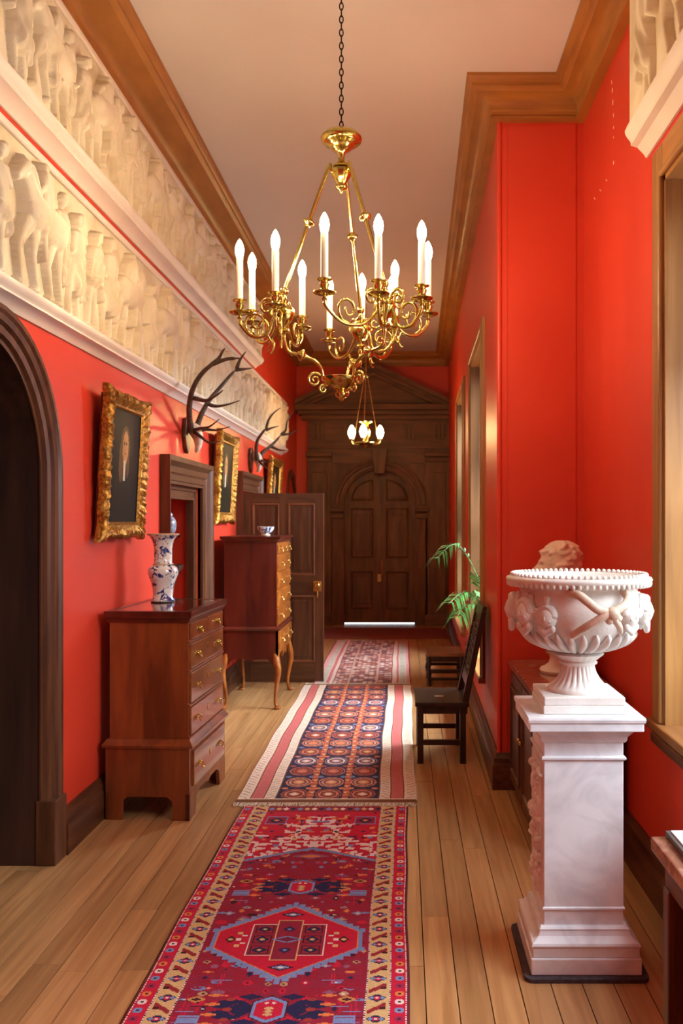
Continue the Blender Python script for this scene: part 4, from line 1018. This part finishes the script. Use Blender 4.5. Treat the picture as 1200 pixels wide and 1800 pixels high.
antlers('smaller antlers mounted over the dark wood doorway', 9.42, EYE+.645, 1.0,
  [[(452,808,9.38), (450,792,9.3), (452,775,9.22), (460,762,9.18), (468,752,9.14)], [(456,808,9.46), (462,795,9.54), (472,787,9.6), (484,776,9.66), (494,764,9.7)]],
  [[(468,752,9.14), (472,738,9.1), (482,725,9.06), (493,717,9.0)], [(468,756,9.14), (478,752,9.1), (490,749,9.06)], [(494,764,9.7), (502,756,9.72), (505,740,9.76), (516,722,9.8)], [(494,764,9.7), (510,762,9.7), (524,755,9.7)],
   [(478,786,9.62), (490,791,9.56), (506,792,9.5)], [(454,808,9.4), (462,818,9.34), (472,826,9.26)], [(456,808,9.42), (468,812,9.36), (480,810,9.3)]])

# ------------------------------------------------------------ chandelier
CX, CD = -.285, 4.08
cz = lambda zp: EYE+zp
chd = thing('brass_chandelier', 'large brass chandelier with twelve lit candle bulbs on a dark chain', 'chandelier', (CX, CD, cz(.55)))
CO = Vector((CX, CD, cz(.55)))
def L3(x, y, zp): return Vector((x, y, zp-.55))             # chandelier-local
# chain: shared link meshes, alternately turned
def link_mesh(turn):
    pts = []
    for i in range(14):
        a = 2*PI*i/14; u, w = .0085*math.cos(a), .0185*math.sin(a)
        pts.append((u, 0, w) if not turn else (0, u, w))
    return MB().tube(pts, .0028, 6, closed=True).mesh('chain_link', IRON, True)
lm = [link_mesh(0), link_mesh(1)]
z = 1.83; i = 0
while EYE+z < CEILZ-.02:
    link('chain_link', lm[i % 2], chd, L3(.0, 0, z)); z += .0305; i += 1
MB().lathe([(.035,0), (.04,-.01), (.02,-.03), (.008,-.04)], L3(0,0,CEILZ-EYE), 16).build('ceiling_hook', IRON, chd, smooth=40)
cnp = [(0,1.80), (.012,1.808), (.02,1.80), (.05,1.797), (.078,1.79), (.093,1.775), (.096,1.765), (.092,1.752), (.080,1.742), (.066,1.738), (.055,1.725), (.04,1.712), (.022,1.703), (.016,1.69), (.014,1.675), (.016,1.66), (.028,1.648), (.038,1.643), (.04,1.635), (.030,1.63)]
MB().lathe([(r, zz-.55) for r, zz in cnp], n=28).build('canopy', BRASS, chd, smooth=50)
ub = [(.030,1.63), (.045,1.622), (.046,1.61), (.040,1.59), (.03,1.572), (.018,1.558), (.014,1.552), (.028,1.548), (.030,1.542), (.026,1.535), (.01,1.528), (.006,1.515), (0,1.51)]
MB().lathe([(r, zz-.55) for r, zz in ub], n=32, flute=lambda j, a: .06*math.cos(a*10) if 1 <= j <= 5 else 0).build('hub', BRASS, chd, smooth=50)
nodes = [(-.255, -.075), (.205, -.205), (.075, .28)]
cands = [[(421,4.0), (443,4.2), (484,3.87), (531,4.32)], [(570,3.65), (665,3.67), (741,3.75), (752,4.03)], [(579,4.62), (636,4.55), (688,4.60), (694,4.32)]]
cans = []
bulb_me = MB().lathe([(.0, 0), (.012,.0), (.014,.006), (.0185,.022), (.0205,.038), (.018,.056), (.011,.074), (.004,.086), (0,.089)], n=16).mesh('bulb', BULB, True)
cand_me = MB().lathe([(0,0), (.0155,0), (.0155,.186), (.013,.190), (0,.190)], n=16).mesh('candle', CANDLE, 50)
pan_me = MB().lathe([(0,-.004), (.01,-.004), (.02,-.001), (.042,.003), (.048,.009), (.047,.012), (.04,.008), (.012,.006), (0,.006)], n=24).mesh('drip_pan', BRASS, 50)
sock_me = MB().lathe([(.01,0), (.012,.006), (.022,.012), (.016,.02), (.02,.03), (.022,.038), (.016,.044), (.018,.05), (.032,.055), (.033,.058), (.016,.06)], n=18).mesh('candle_socket', BRASS, 50)
knop_me = MB().lathe([(.004,-.022), (.012,-.02), (.014,-.012), (.026,-.006), (.028,0), (.026,.006), (.014,.012), (.012,.02), (.004,.022)], n=16).mesh('knop', BRASS, 50)
def spiral(c, r, a0, turns, ux, uy, n=22, k=.18):
    return [c + (ux*math.cos(a0+turns*2*PI*i/n) + uy*math.sin(a0+turns*2*PI*i/n))*(r*(1-(1-k)*i/n)) for i in range(n+1)]
for (nx, ny), cs in zip(nodes, cands):
    nd = L3(nx, ny, .93)
    body = MB().lathe([(.004,.115), (.012,.11), (.014,.1), (.009,.09), (.014,.075), (.022,.066), (.018,.055), (.03,.045), (.044,.03), (.048,.012), (.044,-.008), (.03,-.03), (.014,-.045), (.01,-.055), (.022,-.062), (.026,-.07), (.022,-.078), (.01,-.084), (.012,-.1), (.006,-.115)], nd, 24, flute=lambda j, a: .05*math.cos(a*10) if 7 <= j <= 11 else 0).build('branch_boss', BRASS, chd, smooth=50)
    # suspension rod with its knop
    top = L3(nx*.20, ny*.20, 1.60); d = (nd+Vector((0,0,.11))-top)
    out = Vector((nx, ny, 0)).normalized()
    st = L3(0,0,1.605)+out*.03
    rp = [st, L3(0,0,1.618)+out*.055, L3(0,0,1.60)+out*.07, nd+Vector((0,0,.11))]
    MB().tube([rp[0]]+cr(rp[1:], 6), .0085, 10).build('suspension_rod', BRASS, chd, smooth=50)
    mid = rp[2]+(rp[3]-rp[2])*.42
    kn = link('knop', knop_me, chd); kn.matrix_local = Matrix.Translation(mid) @ (rp[3]-rp[2]).to_track_quat('Z', 'Y').to_matrix().to_4x4()
    MB().ball(rp[3], .02, n=12, m=8).build('rod_end', BRASS, chd, smooth=True)
    # the four candle arms of this branch
    for (px, dd_) in cs:
        w = P(px, 0, dd_); e = L3(w.x-CX, dd_-CD, .935)
        dr = Vector((e.x-nd.x, e.y-nd.y, 0)); ln = dr.length; dr.normalize(); up = Vector((0,0,1))
        s0 = nd+dr*.035+up*.015
        pts = [s0, nd+dr*(.05)-up*.02, nd+dr*(ln*.38)-up*.085, nd+dr*(ln*.70)-up*.095, nd+dr*(ln*.96)-up*.045, e-up*.012]
        arm = MB(); arm.tube(cr(pts, 6), .008, 8)
        # scrolls: one at the root curling up, one at mid-arm
        c1 = nd+dr*.075+up*.04; arm.tube(spiral(c1, .042, PI, -1.4, dr, up), np.linspace(.0075, .0045, 23).tolist(), 7)
        c2 = nd+dr*(ln*.62)-up*.035; arm.tube(spiral(c2, .062, -PI*.55, 1.35, dr, up), np.linspace(.0075, .0045, 23).tolist(), 7)
        arm.tube(cr([nd+dr*(ln*.38)-up*.085, nd+dr*(ln*.30)-up*.12, nd+dr*(ln*.34)-up*.15, nd+dr*(ln*.40)-up*.155], 4), .005, 6)
        ao = arm.build('candle_arm', BRASS, chd, smooth=60)
        link('drip_pan', pan_me, ao, e); link('candle_socket', sock_me, ao, e+Vector((0,0,.006)))
        MB().lathe([(.003,-.04), (.008,-.034), (.005,-.026), (.012,-.018), (.006,-.01), (.008,0)], e, 12).build('pan_finial', BRASS, ao, smooth=50)
        link('candle', cand_me, ao, e+Vector((0,0,.064))); link('bulb', bulb_me, ao, e+Vector((0,0,.253)))
    # S-curved lower arm to the bottom bowl
    a0 = nd-Vector((0,0,.11)); rim = L3(0,0,.655)+out*.085
    pts = [a0, a0+out*.005-Vector((0,0,.05)), nd*.72+L3(0,0,.76)*.28+Vector((0,0,-.13))*.6, L3(0,0,.76)+out*.155, L3(0,0,.725)+out*.105, rim]
    pts = [a0, a0-Vector((0,0,.05))-out*.02, L3(0,0,.755)+out*.19, L3(0,0,.735)+out*.13, L3(0,0,.70)+out*.095, rim]
    la = MB().tube(cr(pts, 7), .0085, 9).build('lower_arm', BRASS, chd, smooth=60)
    kk = link('knop', knop_me, la); kk.matrix_local = Matrix.Translation(L3(0,0,.755)+out*.185) @ (pts[3]-pts[2]).to_track_quat('Z', 'Y').to_matrix().to_4x4()
    sc = MB(); up = Vector((0,0,1))
    sc.tube(spiral(L3(0,0,.645)+out*.125, .034, PI*.8, -1.6, out, up), np.linspace(.007, .004, 23).tolist(), 7)
    sc.tube(spiral(L3(0,0,.605)+out*.085, .02, PI*.6, -1.4, out, up), np.linspace(.006, .0035, 23).tolist(), 7)
    sc.tube([rim, L3(0,0,.62)+out*.068], .006, 7); sc.build('scroll', BRASS, la, smooth=60)
MB().lathe([(r, zz-.55) for r, zz in [(0,.635), (.06,.64), (.08,.652), (.09,.662), (.093,.66), (.092,.654), (.082,.64), (.06,.622), (.04,.612), (.024,.604), (.02,.596), (.03,.588), (.028,.575), (.014,.565), (.01,.555), (0,.55)]], n=32).build('bowl', BRASS, chd, smooth=50)

# far pendant with three bulbs
pd = thing('brass_pendant', 'small brass pendant with three lit bulbs hanging before the portico', 'pendant', (-.44, 10.5, EYE+.86))
def PL(px, py): return P(px, py, 10.5)-Vector(pd.location)
MB().lathe([(0,0), (.02,.005), (.05,.03), (.09,.05), (.14,.06), (.14,.068), (.08,.07), (.03,.075), (.03,.10), (.055,.14), (.06,.20), (.05,.25), (.03,.27), (.05,.285), (.085,.30), (.09,.315), (.03,.32), (0,.32)], n=24).build('body', BRASS, pd, smooth=50)
pb = MB().lathe([(0,0), (.02,0), (.024,.012), (.040,.045), (.045,.075), (.038,.105), (.024,.135), (.008,.158), (0,.16)], n=18).mesh('bulb', BULB2, True)
for i, a in enumerate((188, 352, 262)):
    dx, dy = math.cos(math.radians(a)), math.sin(math.radians(a))
    ar = MB(); e = Vector((dx*.17, dy*.17, .10)); ar.tube(cr([(dx*.05, dy*.05, .06), (dx*.11, dy*.11, .045), (dx*.165, dy*.165, .06), e], 5), .008, 8); ar.lathe([(.012,-.01), (.03,0), (.032,.012), (.02,.016)], e, 14)
    arm = ar.build('arm', BRASS, pd, smooth=50); link('bulb', pb, arm, e+Vector((0,0,.012)))
    MB().tube([(dx*.15, dy*.15, .06), (dx*.02, dy*.02, .85)], .0045, 6).build('chain_rod', OLDBRASS, pd, smooth=50)
MB().tube([(0,0,.85), (0,0,CEILZ-EYE-.86)], .006, 8).build('stem', OLDBRASS, pd, smooth=50)
MB().lathe([(.0,.83), (.03,.835), (.035,.85), (.012,.87), (0,.88)], n=16).build('top_hub', BRASS, pd, smooth=50)

# ------------------------------------------------------------ marble pedestal, urn, bust, cabinet, table
PXc, PYc = .640, 3.262
pe = thing('marble_pedestal', 'white marble pedestal with carved side panel standing on a grey felt pad', 'pedestal', (PXc, PYc, .014))
fm = MB(); rr_ = .03; w, d = .217, .215
poly = []
for (sx, sy, a0) in ((1,-1,-90), (1,1,0), (-1,1,90), (-1,-1,180)):
    for k in range(5):
        a = math.radians(a0+k*22.5); poly.append((sx*(w-rr_)+rr_*math.cos(a), sy*(d-rr_)+rr_*math.sin(a)))
fm.prism(poly, XY, 0, .0135); ff = fm.build('felt_pad', FELT, None, loc=(PXc, PYc, 0)); tag(ff, 'dark grey felt pad under the white pedestal', 'pad')
def square_stack(prof, m, name, par, hx0, hy0):
    """profile (overhang, z) swept round a rectangle"""
    mb = MB(); ring = []
    mb.sweep([(-hx0,-hy0), (-hx0,hy0), (hx0,hy0), (hx0,-hy0)], [(o, z) for o, z in prof], XY, closed=True, pclosed=False)
    return mb.build(name, m, par, smooth=25)
SX, SY = .141, .138
cap = lambda z, o, name: MB().box(-SX-o, SX+o, -SY-o, SY+o, z-.001, z)
MB().box(-SX-.052, SX+.052, -SY-.052, SY+.052, 0, .058).build('plinth', MARBLE, pe, bevel=.004)
MB().box(-SX-.046, SX+.046, -SY-.046, SY+.046, .058, .092).build('plinth_step', MARBLE, pe, bevel=.004)
square_stack([(-.05,.091), (.046,.091), (.05,.10), (.046,.108), (.034,.114), (.022,.125), (.016,.14), (.018,.146), (.012,.152), (.0,.154), (-.05,.154)], MARBLE, 'base_moulding', pe, SX, SY)
MB().box(-SX, SX, -SY, SY, .15, .80).build('shaft', MARBLE, pe, bevel=.003)
square_stack([(-.02,.205), (.0,.205), (.005,.209), (.005,.214), (0,.218), (-.02,.218)], MARBLE, 'lower_fillet', pe, SX, SY)
square_stack([(-.02,.735), (.0,.735), (.008,.740), (.009,.746), (.003,.752), (-.02,.752)], MARBLE, 'upper_fillet', pe, SX, SY)
square_stack([(-.04,.798), (.004,.80), (.010,.808), (.012,.822), (.03,.845), (.05,.852), (.054,.858), (.054,.872), (.062,.882), (.064,.892), (.062,.899), (-.04,.899)], MARBLE, 'cornice', pe, SX, SY)
MB().box(-SX-.058, SX+.058, -SY-.058, SY+.058, .85, .8985).build('cap', MARBLE, pe, bevel=.003)
# carved foliage on the side that faces the corridor
cv = MB(); rc_ = random.Random(9)
cv.box(-SX-.006, -SX, -SY+.02, SY-.02, .235, .72)
for k in range(78):
    y, z = rc_.uniform(-SY+.035, SY-.035), rc_.uniform(.25, .705)
    a = rc_.uniform(0, PI)
    R = Matrix.Rotation(a, 3, 'X')
    cv.ball((-SX-.006, y, z), rc_.uniform(.008,.020), rc_.uniform(.008,.016), rc_.uniform(.016,.034), 8, 6, R)
cv.build('carved_panel', CARVED, pe, smooth=60)
# urn
UZ = .014+.899
ur = thing('marble_urn', 'white marble urn with vine handles and masks on the pedestal', 'urn', (PXc+.008, PYc+.0, UZ+.0005))
MB().box(-.150, .142, -.14, .14, 0, .030).build('plinth', CARVED, ur, bevel=.003)
MB().box(-.148, .140, -.138, .138, .030, .060).build('plinth_step', CARVED, ur, bevel=.004)
n = 96
foot = [(.112,.060), (.114,.068), (.108,.076), (.094,.088), (.078,.106), (.066,.128), (.060,.15), (.060,.156), (.068,.160), (.070,.166), (.062,.170), (.066,.176), (.080,.188), (.090,.196), (.086,.202), (.07,.206), (.07,.212)]
MB().lathe(foot, n=n, flute=lambda j, a: (-.09*max(0, math.cos(a*24))**.6 if 3 <= j <= 6 else (.05*abs(math.sin(a*10)) if 11 <= j <= 13 else 0))).build('foot', CARVED, ur, smooth=60)
bowl = [(.05,.205), (.075,.212), (.11,.222), (.15,.240), (.185,.265), (.208,.295), (.222,.33), (.226,.365), (.222,.40), (.214,.425), (.212,.436), (.222,.446), (.246,.454), (.262,.464), (.266,.472), (.262,.480), (.25,.484), (.238,.486), (.225,.478), (.2,.43), (.16,.33), (.1,.28), (0,.262)]
bo_ = MB().lathe(bowl, n=n).build('bowl', CARVED, ur, smooth=60)
# beads round the lip, egg-and-tongue under it
bd = MB(); eg = MB()
for i in range(72):
    a = 2*PI*i/72; bd.ball((.243*math.cos(a), .243*math.sin(a), .489), .0085, n=7, m=5)
    eg.ball((.256*math.cos(a), .256*math.sin(a), .459), .0085, .0085, .013, n=6, m=5)
bd.build('bead_row', CARVED, ur, smooth=True); eg.build('egg_moulding', CARVED, ur, smooth=True)
def bowl_r(z): return float(np.interp(z, [p[1] for p in bowl[:12]], [p[0] for p in bowl[:12]]))
def on(a, z, out=0.0): r = bowl_r(z)+out; return Vector((r*math.cos(a), r*math.sin(a), z))
# acanthus leaves round the belly
lf = MB()
for i in range(28):
    a = 2*PI*(i+.5)/28
    pts = [on(a, .214, .002), on(a, .228, .008), on(a+.02, .25, .012), on(a+.01, .272, .012), on(a, .288, .004)]
    lf.tube(cr(pts, 3), np.interp(np.linspace(0, 4, 13), range(5), [.008,.013,.016,.011,.003]).tolist(), 7)
lf.build('acanthus_leaves', CARVED, ur, smooth=60)
# masks with hair, drapery swags between them
def mask(a, z, k, hair=True):
    c = on(a, z, .004); o = Vector((math.cos(a), math.sin(a), 0)); t = Vector((-o.y, o.x, 0))
    R = Matrix((o, t, Vector((0,0,1)))).transposed()
    m_ = MB(); m_.ball(c, .031*k, .031*k, .040*k, 14, 10, R)
    for s in (-1, 1): m_.ball(c+R@Vector((.020*k, s*.012*k, .008*k)), .006*k, .006*k, .004*k, 7, 5, R); m_.ball(c+R@Vector((.020*k, s*.014*k, -.008*k)), .008*k, n=7, m=5)
    m_.ball(c+R@Vector((.026*k, 0, .0)), .007*k, .005*k, .011*k, 7, 5, R); m_.ball(c+R@Vector((.021*k, 0, -.015*k)), .006*k, .010*k, .004*k, 7, 5, R)
    for q in range(16):
        b = PI*q/15; m_.ball(c+R@Vector((.006*k, .023*k*math.cos(b), .010*k+.026*k*math.sin(b))), .017*k, .013*k, .013*k, 7, 5)
    for q in range(9):
        m_.ball(c+R@Vector((.012*k, (q-4)*.006*k, -.036*k-.004*k*(4-abs(q-4)))), .010*k, .007*k, .013*k, 6, 5)
    m_.build('mask', CARVED, ur, smooth=60)
for (deg, z, k) in ((-152,.355,1.25), (-128,.345,1.0), (-52,.352,1.05), (-18,.36,1.25), (8,.35,1.1), (176,.36,1.3), (40,.355,1.1), (75,.355,1.1), (110,.355,1.1), (145,.355,1.1)):
    mask(math.radians(deg), z, k)
dr = MB()
for (d0, d1, zt_, sag) in ((-150,-128,.42,.05), (-176,-152,.425,.06), (-52,-18,.42,.06), (-18,8,.42,.05), (8,40,.42,.05), (40,75,.42,.05), (75,110,.42,.05), (110,145,.42,.05), (145,176,.42,.05)):
    for q in range(3):
        pts = [on(math.radians(d0+(d1-d0)*t), zt_-q*.014-sag*math.sin(PI*t)*(1-.1*q), .006) for t in np.linspace(0, 1, 9)]
        dr.tube(pts, .008, 6)
    for dg in (d0+2, d1-2): dr.tube([on(math.radians(dg), zt_, .008), on(math.radians(dg+1), zt_-.06, .008), on(math.radians(dg-1), zt_-.15, .006)], [.012,.010,.004], 7)
dr.build('drapery_swags', CARVED, ur, smooth=60)
# intertwined vine handles, one towards the viewer and one opposite
for base in (-82, 98):
    hb = MB(); A = lambda dg, z, o: on(math.radians(base+dg), z, o)
    hb.tube(cr([A(-28,.436,.012), A(-19,.432,.05), A(-13,.412,.064), A(-6,.385,.07), A(3,.372,.075), A(8,.352,.07)], 6), np.linspace(.016, .015, 31).tolist(), 9)
    hb.tube(cr([A(25,.438,.012), A(21,.42,.045), A(14,.40,.064), A(6,.384,.074), A(-1,.37,.076), A(-8,.345,.064), A(-15,.32,.05), A(-24,.288,.018)], 6), np.linspace(.016, .014, 43).tolist(), 9)
    hb.tube(cr([A(3,.366,.078), A(5,.35,.075), A(10,.325,.06), A(14,.305,.045)], 6), np.linspace(.014, .010, 19).tolist(), 9)
    hb.ball(A(3,.372,.075), .026, .026, .024, 10, 8); hb.ball(A(1,.355,.072), .016, .016, .02, 10, 8)
    hb.build('vine_handle', mat('darker_marble', (226,206,186), (198,172,148), rough=.45, scale=(12,12,12), bump=.15, bscale=80), ur, smooth=60)

# cabinet with a red marble top in the recess, bust on it
cb_ = thing('side_cabinet', 'dark wood side cabinet with red marble top between the pedestal and the pier', 'cabinet', (.845, 4.70, 0))
MB().box(-.195, .185, -.50, .50, .06, .735).build('case', DARKW, cb_, bevel=.004)
MB().box(-.18, .17, -.48, .48, 0, .06).build('plinth', DARKW, cb_)
MB().box(-.225, .205, -.525, .525, .738, .777).build('marble_top', REDMARB, cb_, bevel=.010)
for (a, b) in ((-.49, -.005), (.005, .49)):
    dr_ = MB().box(-.212, -.195, a, b, .08, .72).build('door', DARKW, cb_, bevel=.003)
    MB().sweep([(a+.06,.15), (a+.06,.65), (b-.06,.65), (b-.06,.15)], [(0,0), (0,.010), (-.012,.013), (-.02,0)], lambda p, q, h: (-.212-h, p, q), closed=True).build('panel_mould', DARKW, dr_)
    yk = b-.03 if a < -.1 else a+.03
    MB().ball((-.224, yk, .42), .012, n=10, m=8).build('knob', BRASS, dr_, smooth=True)
bs = thing('marble_bust', 'aged white marble bust of a curly haired head behind the urn', 'bust', (.855, 4.80, .7772))
MB().lathe([(0,0), (.105,0), (.112,.012), (.105,.024), (.085,.032), (.062,.05), (.055,.075), (.06,.095), (.075,.102), (.078,.112), (.06,.12), (0,.12)], n=32).build('socle', BUSTM, bs, smooth=50)
def bust_mesh():
    """one continuous surface: chest, neck, head facing -x"""
    lev = [(.118,.045,.06,.0), (.14,.10,.14,-.01), (.18,.125,.205,-.01), (.24,.13,.225,.0), (.30,.12,.215,.01), (.345,.095,.16,.015), (.375,.072,.095,.015), (.41,.062,.066,.01), (.445,.064,.064,.0), (.47,.078,.068,-.012), (.495,.096,.074,-.016), (.525,.104,.079,-.014), (.56,.107,.082,-.010), (.595,.108,.084,-.004), (.63,.104,.082,.002), (.66,.094,.074,.006), (.685,.076,.06,.008), (.703,.05,.04,.008), (.714,.022,.018,.008)]
    Z = np.array([l[0] for l in lev]); n = 72; zz = np.concatenate([np.linspace(.118, .45, 34), np.linspace(.456, .714, 62)])
    r_ = np.random.RandomState(3); curls = [(r_.uniform(-PI, PI), r_.uniform(.50, .71), r_.uniform(.006, .012)) for _ in range(240)]
    v = []; f = []
    for z in zz:
        rx, ry, ox = (float(np.interp(z, Z, [l[k] for l in lev])) for k in (1, 2, 3))
        for i in range(n):
            a = 2*PI*i/n; c, s = math.cos(a), math.sin(a)      # a = pi is the face
            x, y = ox+rx*c, ry*s; fa = abs(math.atan2(math.sin(a-PI), math.cos(a-PI)))
            g = lambda a0, sa, z0, sz: math.exp(-((fa-a0)/sa)**2-((z-z0)/sz)**2)
            out = .030*g(0,.13,.553,.017)+.014*g(0,.11,.575,.022)+.008*g(.25,.22,.602,.012)-.012*g(.34,.15,.583,.011)+.012*g(.0,.22,.505,.008)+.008*g(0,.2,.519,.005)-.008*g(0,.25,.512,.003)+.014*g(0,.3,.482,.016)+.010*g(.55,.25,.55,.02)+.016*g(1.62,.10,.56,.022)
            hk = max(min(1, max(0, (fa-.85)/.5))*min(1, max(0, (z-.5)/.03)), min(1, max(0, (z-.628)/.025)))
            out += .007*hk
            if hk > .05:
                for (ca, czz, cr_) in curls:
                    da = abs(math.atan2(math.sin(a-ca), math.cos(a-ca)))
                    if da < .35 and abs(z-czz) < .03:
                        out += hk*cr_*.8*math.exp(-(da*.1/.011)**2-((z-czz)/.011)**2)
            if z < .33: out += .006*math.sin(a*9+z*30)*(1 if fa < 1.3 else .3)
            v.append((x+out*c, y+out*s, z))
    m = len(zz)
    for j in range(m-1):
        for i in range(n): f.append((j*n+i, j*n+(i+1) % n, (j+1)*n+(i+1) % n, (j+1)*n+i))
    f.append(tuple(range(n))[::-1]); f.append(tuple((m-1)*n+i for i in range(n)))
    mb = MB(); mb.v = v; mb.f = f; return mb
bust_mesh().build('head_and_shoulders', BUSTM, bs, smooth=60)

tb_ = thing('side_table', 'small table with red marble top at the lower right edge', 'table', (.86, 1.92, 0))
MB().box(-.215, .17, -.42, .38, .742, .777).build('marble_top', REDMARB, tb_, bevel=.005)
MB().box(-.185, .16, -.38, .35, .66, .742).build('frieze_rail', DARKH, tb_)
for sx in (-.17, .145):
    for sy in (-.355, .325):
        MB().box(sx-.022, sx+.022, sy-.022, sy+.022, 0, .66).build('leg', DARKW, tb_, bevel=.004)
        for q in (-.008, .008): MB().box(sx+q-.0025, sx+q+.0025, sy-.024, sy+.024, .04, .64).build('reeding', DARKW, tb_)
bk = thing('display_card', 'white information card lying on the marble table at the right edge', 'card', (.808, 2.185, .7772))
MB().box(-.115, .12, -.15, .10, .016, .020).build('sheet', PAPER, bk, bevel=.001); MB().box(-.125, .13, -.16, .11, 0, .016).build('holder', PEWTER, bk, bevel=.001)

# ------------------------------------------------------------ chairs and palm on the right
hc = thing('hall_chair', 'black oak hall chair with tall carved back against the right wall', 'chair', (.245, 6.05, 0))
MB().box(-.165, .19, -.26, .26, .375, .405).build('seat', BLACKW, hc, bevel=.006)
MB().box(-.14, .18, -.235, .235, .325, .375).build('seat_rail', BLACKW, hc)
for sy in (-1, 1):
    MB().box(-.15, -.11, sy*.235-.02, sy*.235+.02, 0, .375).build('front_leg', BLACKW, hc, bevel=.003)
    MB().box(.13, .17, sy*.235-.02, sy*.235+.02, 0, .375).build('rear_leg', BLACKW, hc, bevel=.003)
    MB().box(-.11, .13, sy*.235-.012, sy*.235+.012, .12, .155).build('side_stretcher', BLACKW, hc, bevel=.003)
    p0, p1 = Vector((.155, sy*.225, .36)), Vector((.292, sy*.225, 1.0))
    MB().prism([(p0.x-.02, p0.z), (p0.x+.025, p0.z), (p1.x+.012, p1.z), (p1.x-.02, p1.z)], lambda a, b, t: (a, sy*.225+t, b), -.022, .022).build('back_post', BLACKW, hc, bevel=.003)
MB().box(-.142, -.118, -.215, .215, .055, .09).build('front_stretcher', BLACKW, hc, bevel=.003)
bx_ = lambda z: .155+(z-.36)*.214
for (z0, z1, w) in ((.95, 1.03, .03), (.50, .56, .026)):
    MB().prism([(bx_(z0)-.014, z0), (bx_(z0)+.014, z0), (bx_(z1)+.014, z1), (bx_(z1)-.014, z1)], lambda a, b, t: (a, t, b), -.21, .21).build('back_rail', BLACKW, hc, bevel=.003)
cp = MB().prism([(bx_(.55)-.006, .55), (bx_(.55)+.008, .55), (bx_(.96)+.008, .96), (bx_(.96)-.006, .96)], lambda a, b, t: (a, t, b), -.20, .20).build('back_panel', BLACKW, hc)
kv = MB(); rk = random.Random(2)
for k in range(26):
    z = .58+(k % 9)*.042; y = (-.12, 0, .12)[k//9]; kv.ball((bx_(z)-.008, y+rk.uniform(-.02,.02), z), .012, .03, .016, 8, 6)
kv.build('carving', BLACKW, cp, smooth=True)
MB().box(-.03, .03, -.06, -.035, .405, .407).build('paper_tag', CREAMTAG, hc)
s2 = thing('joint_stool', 'low dark stool with turned legs beyond the hall chair', 'stool', (.40, 8.72, 0))
MB().box(-.175, .19, -.24, .24, .29, .325).build('top', mat('pale_stool_top', (150,104,64), (112,72,42), rough=.3, scale=(4,16,16)), s2, bevel=.006)  # top in a paler brown than the legs
leg_me = MB().lathe([(.014,0), (.022,.008), (.018,.02), (.014,.03), (.022,.045), (.016,.055), (.020,.08), (.027,.12), (.020,.16), (.014,.18), (.024,.195), (.016,.21), (.024,.23), (.024,.29)], n=14).mesh('turned_leg', BLACKW, 50)
for sx in (-.15, .165):
    for sy in (-.2, .2): link('turned_leg', leg_me, s2, (sx, sy, 0))
for sy in (-.2, .2):
    for z in (.055, .135, .235): MB().box(-.14, .155, sy-.012, sy+.012, z, z+.028).build('stretcher', BLACKW, s2, bevel=.003)
for sx in (-.15, .165): MB().box(sx-.012, sx+.012, -.19, .19, .055, .08).build('stretcher', BLACKW, s2, bevel=.003)
MB().box(-.16, .175, -.215, .215, .262, .291).build('apron', BLACKW, s2)

pl_x, pl_y, _ = RW(7.15-DP, -.22, 0)
pm = thing('potted_palm', 'green palm in a pot on the corridor window sill behind the hall chair', 'plant', (pl_x, pl_y, CWZ0+.0055))
MB().lathe([(0,0), (.075,0), (.08,.01), (.10,.15), (.112,.155), (.112,.185), (.10,.187), (.095,.165), (0,.16)], n=24).build('pot', TERRA, pm, smooth=40)
rp_ = random.Random(6)
def frond(tip, mid, nl, ll):
    o = Vector(pm.location); a = Vector((0,0,.16)); c = cr([a, Vector(mid)-o, Vector(tip)-o], 12); n = len(c)
    mb = MB(); mb.tube(c, np.linspace(.006, .0015, n).tolist(), 6)
    for k in range(nl):
        t = .42+.58*k/nl; i = min(n-2, int(t*(n-1))); p = c[i]; tg = (c[i+1]-c[i]).normalized()
        side = tg.cross(Vector((0,0,1))); side = side.normalized() if side.length > .01 else Vector((0,1,0)); upv = side.cross(tg)
        for s in (-1, 1):
            L_ = ll*(.55+.6*math.sin(PI*min(1, (t-.35)/.75)))*rp_.uniform(.85, 1.1)
            d = (tg*.75+side*s*.75).normalized(); droop = Vector((0,0,-1))
            q0 = p; q1 = p+d*L_*.5+Vector((0,0,.008)); q2 = p+d*L_+droop*L_*.45
            wv = (tg.cross(d)).cross(d).normalized()*.0085
            mb.add([q0-wv*.4, q0+wv*.4, q1+wv, q1-wv, q2], [(0,1,2,3), (3,2,4)])
    mb.build('frond', LEAF, pm, smooth=True)
D_ = 6.95
for (tip, mid) in (((762,984,6.8), (812,965,7.0)), ((786,1062,6.7), (822,1046,6.95)), ((800,1088,6.75), (826,1064,6.95)), ((838,1012,6.9), (846,1040,7.0)), ((826,1040,6.85), (842,1056,7.0)), ((848,1050,6.7), (850,1080,6.9)), ((856,985,7.1), (860,1030,7.15)), ((880,1010,7.2), (875,1050,7.2))):
    frond(P(*tip), P(*mid), 9, .14)
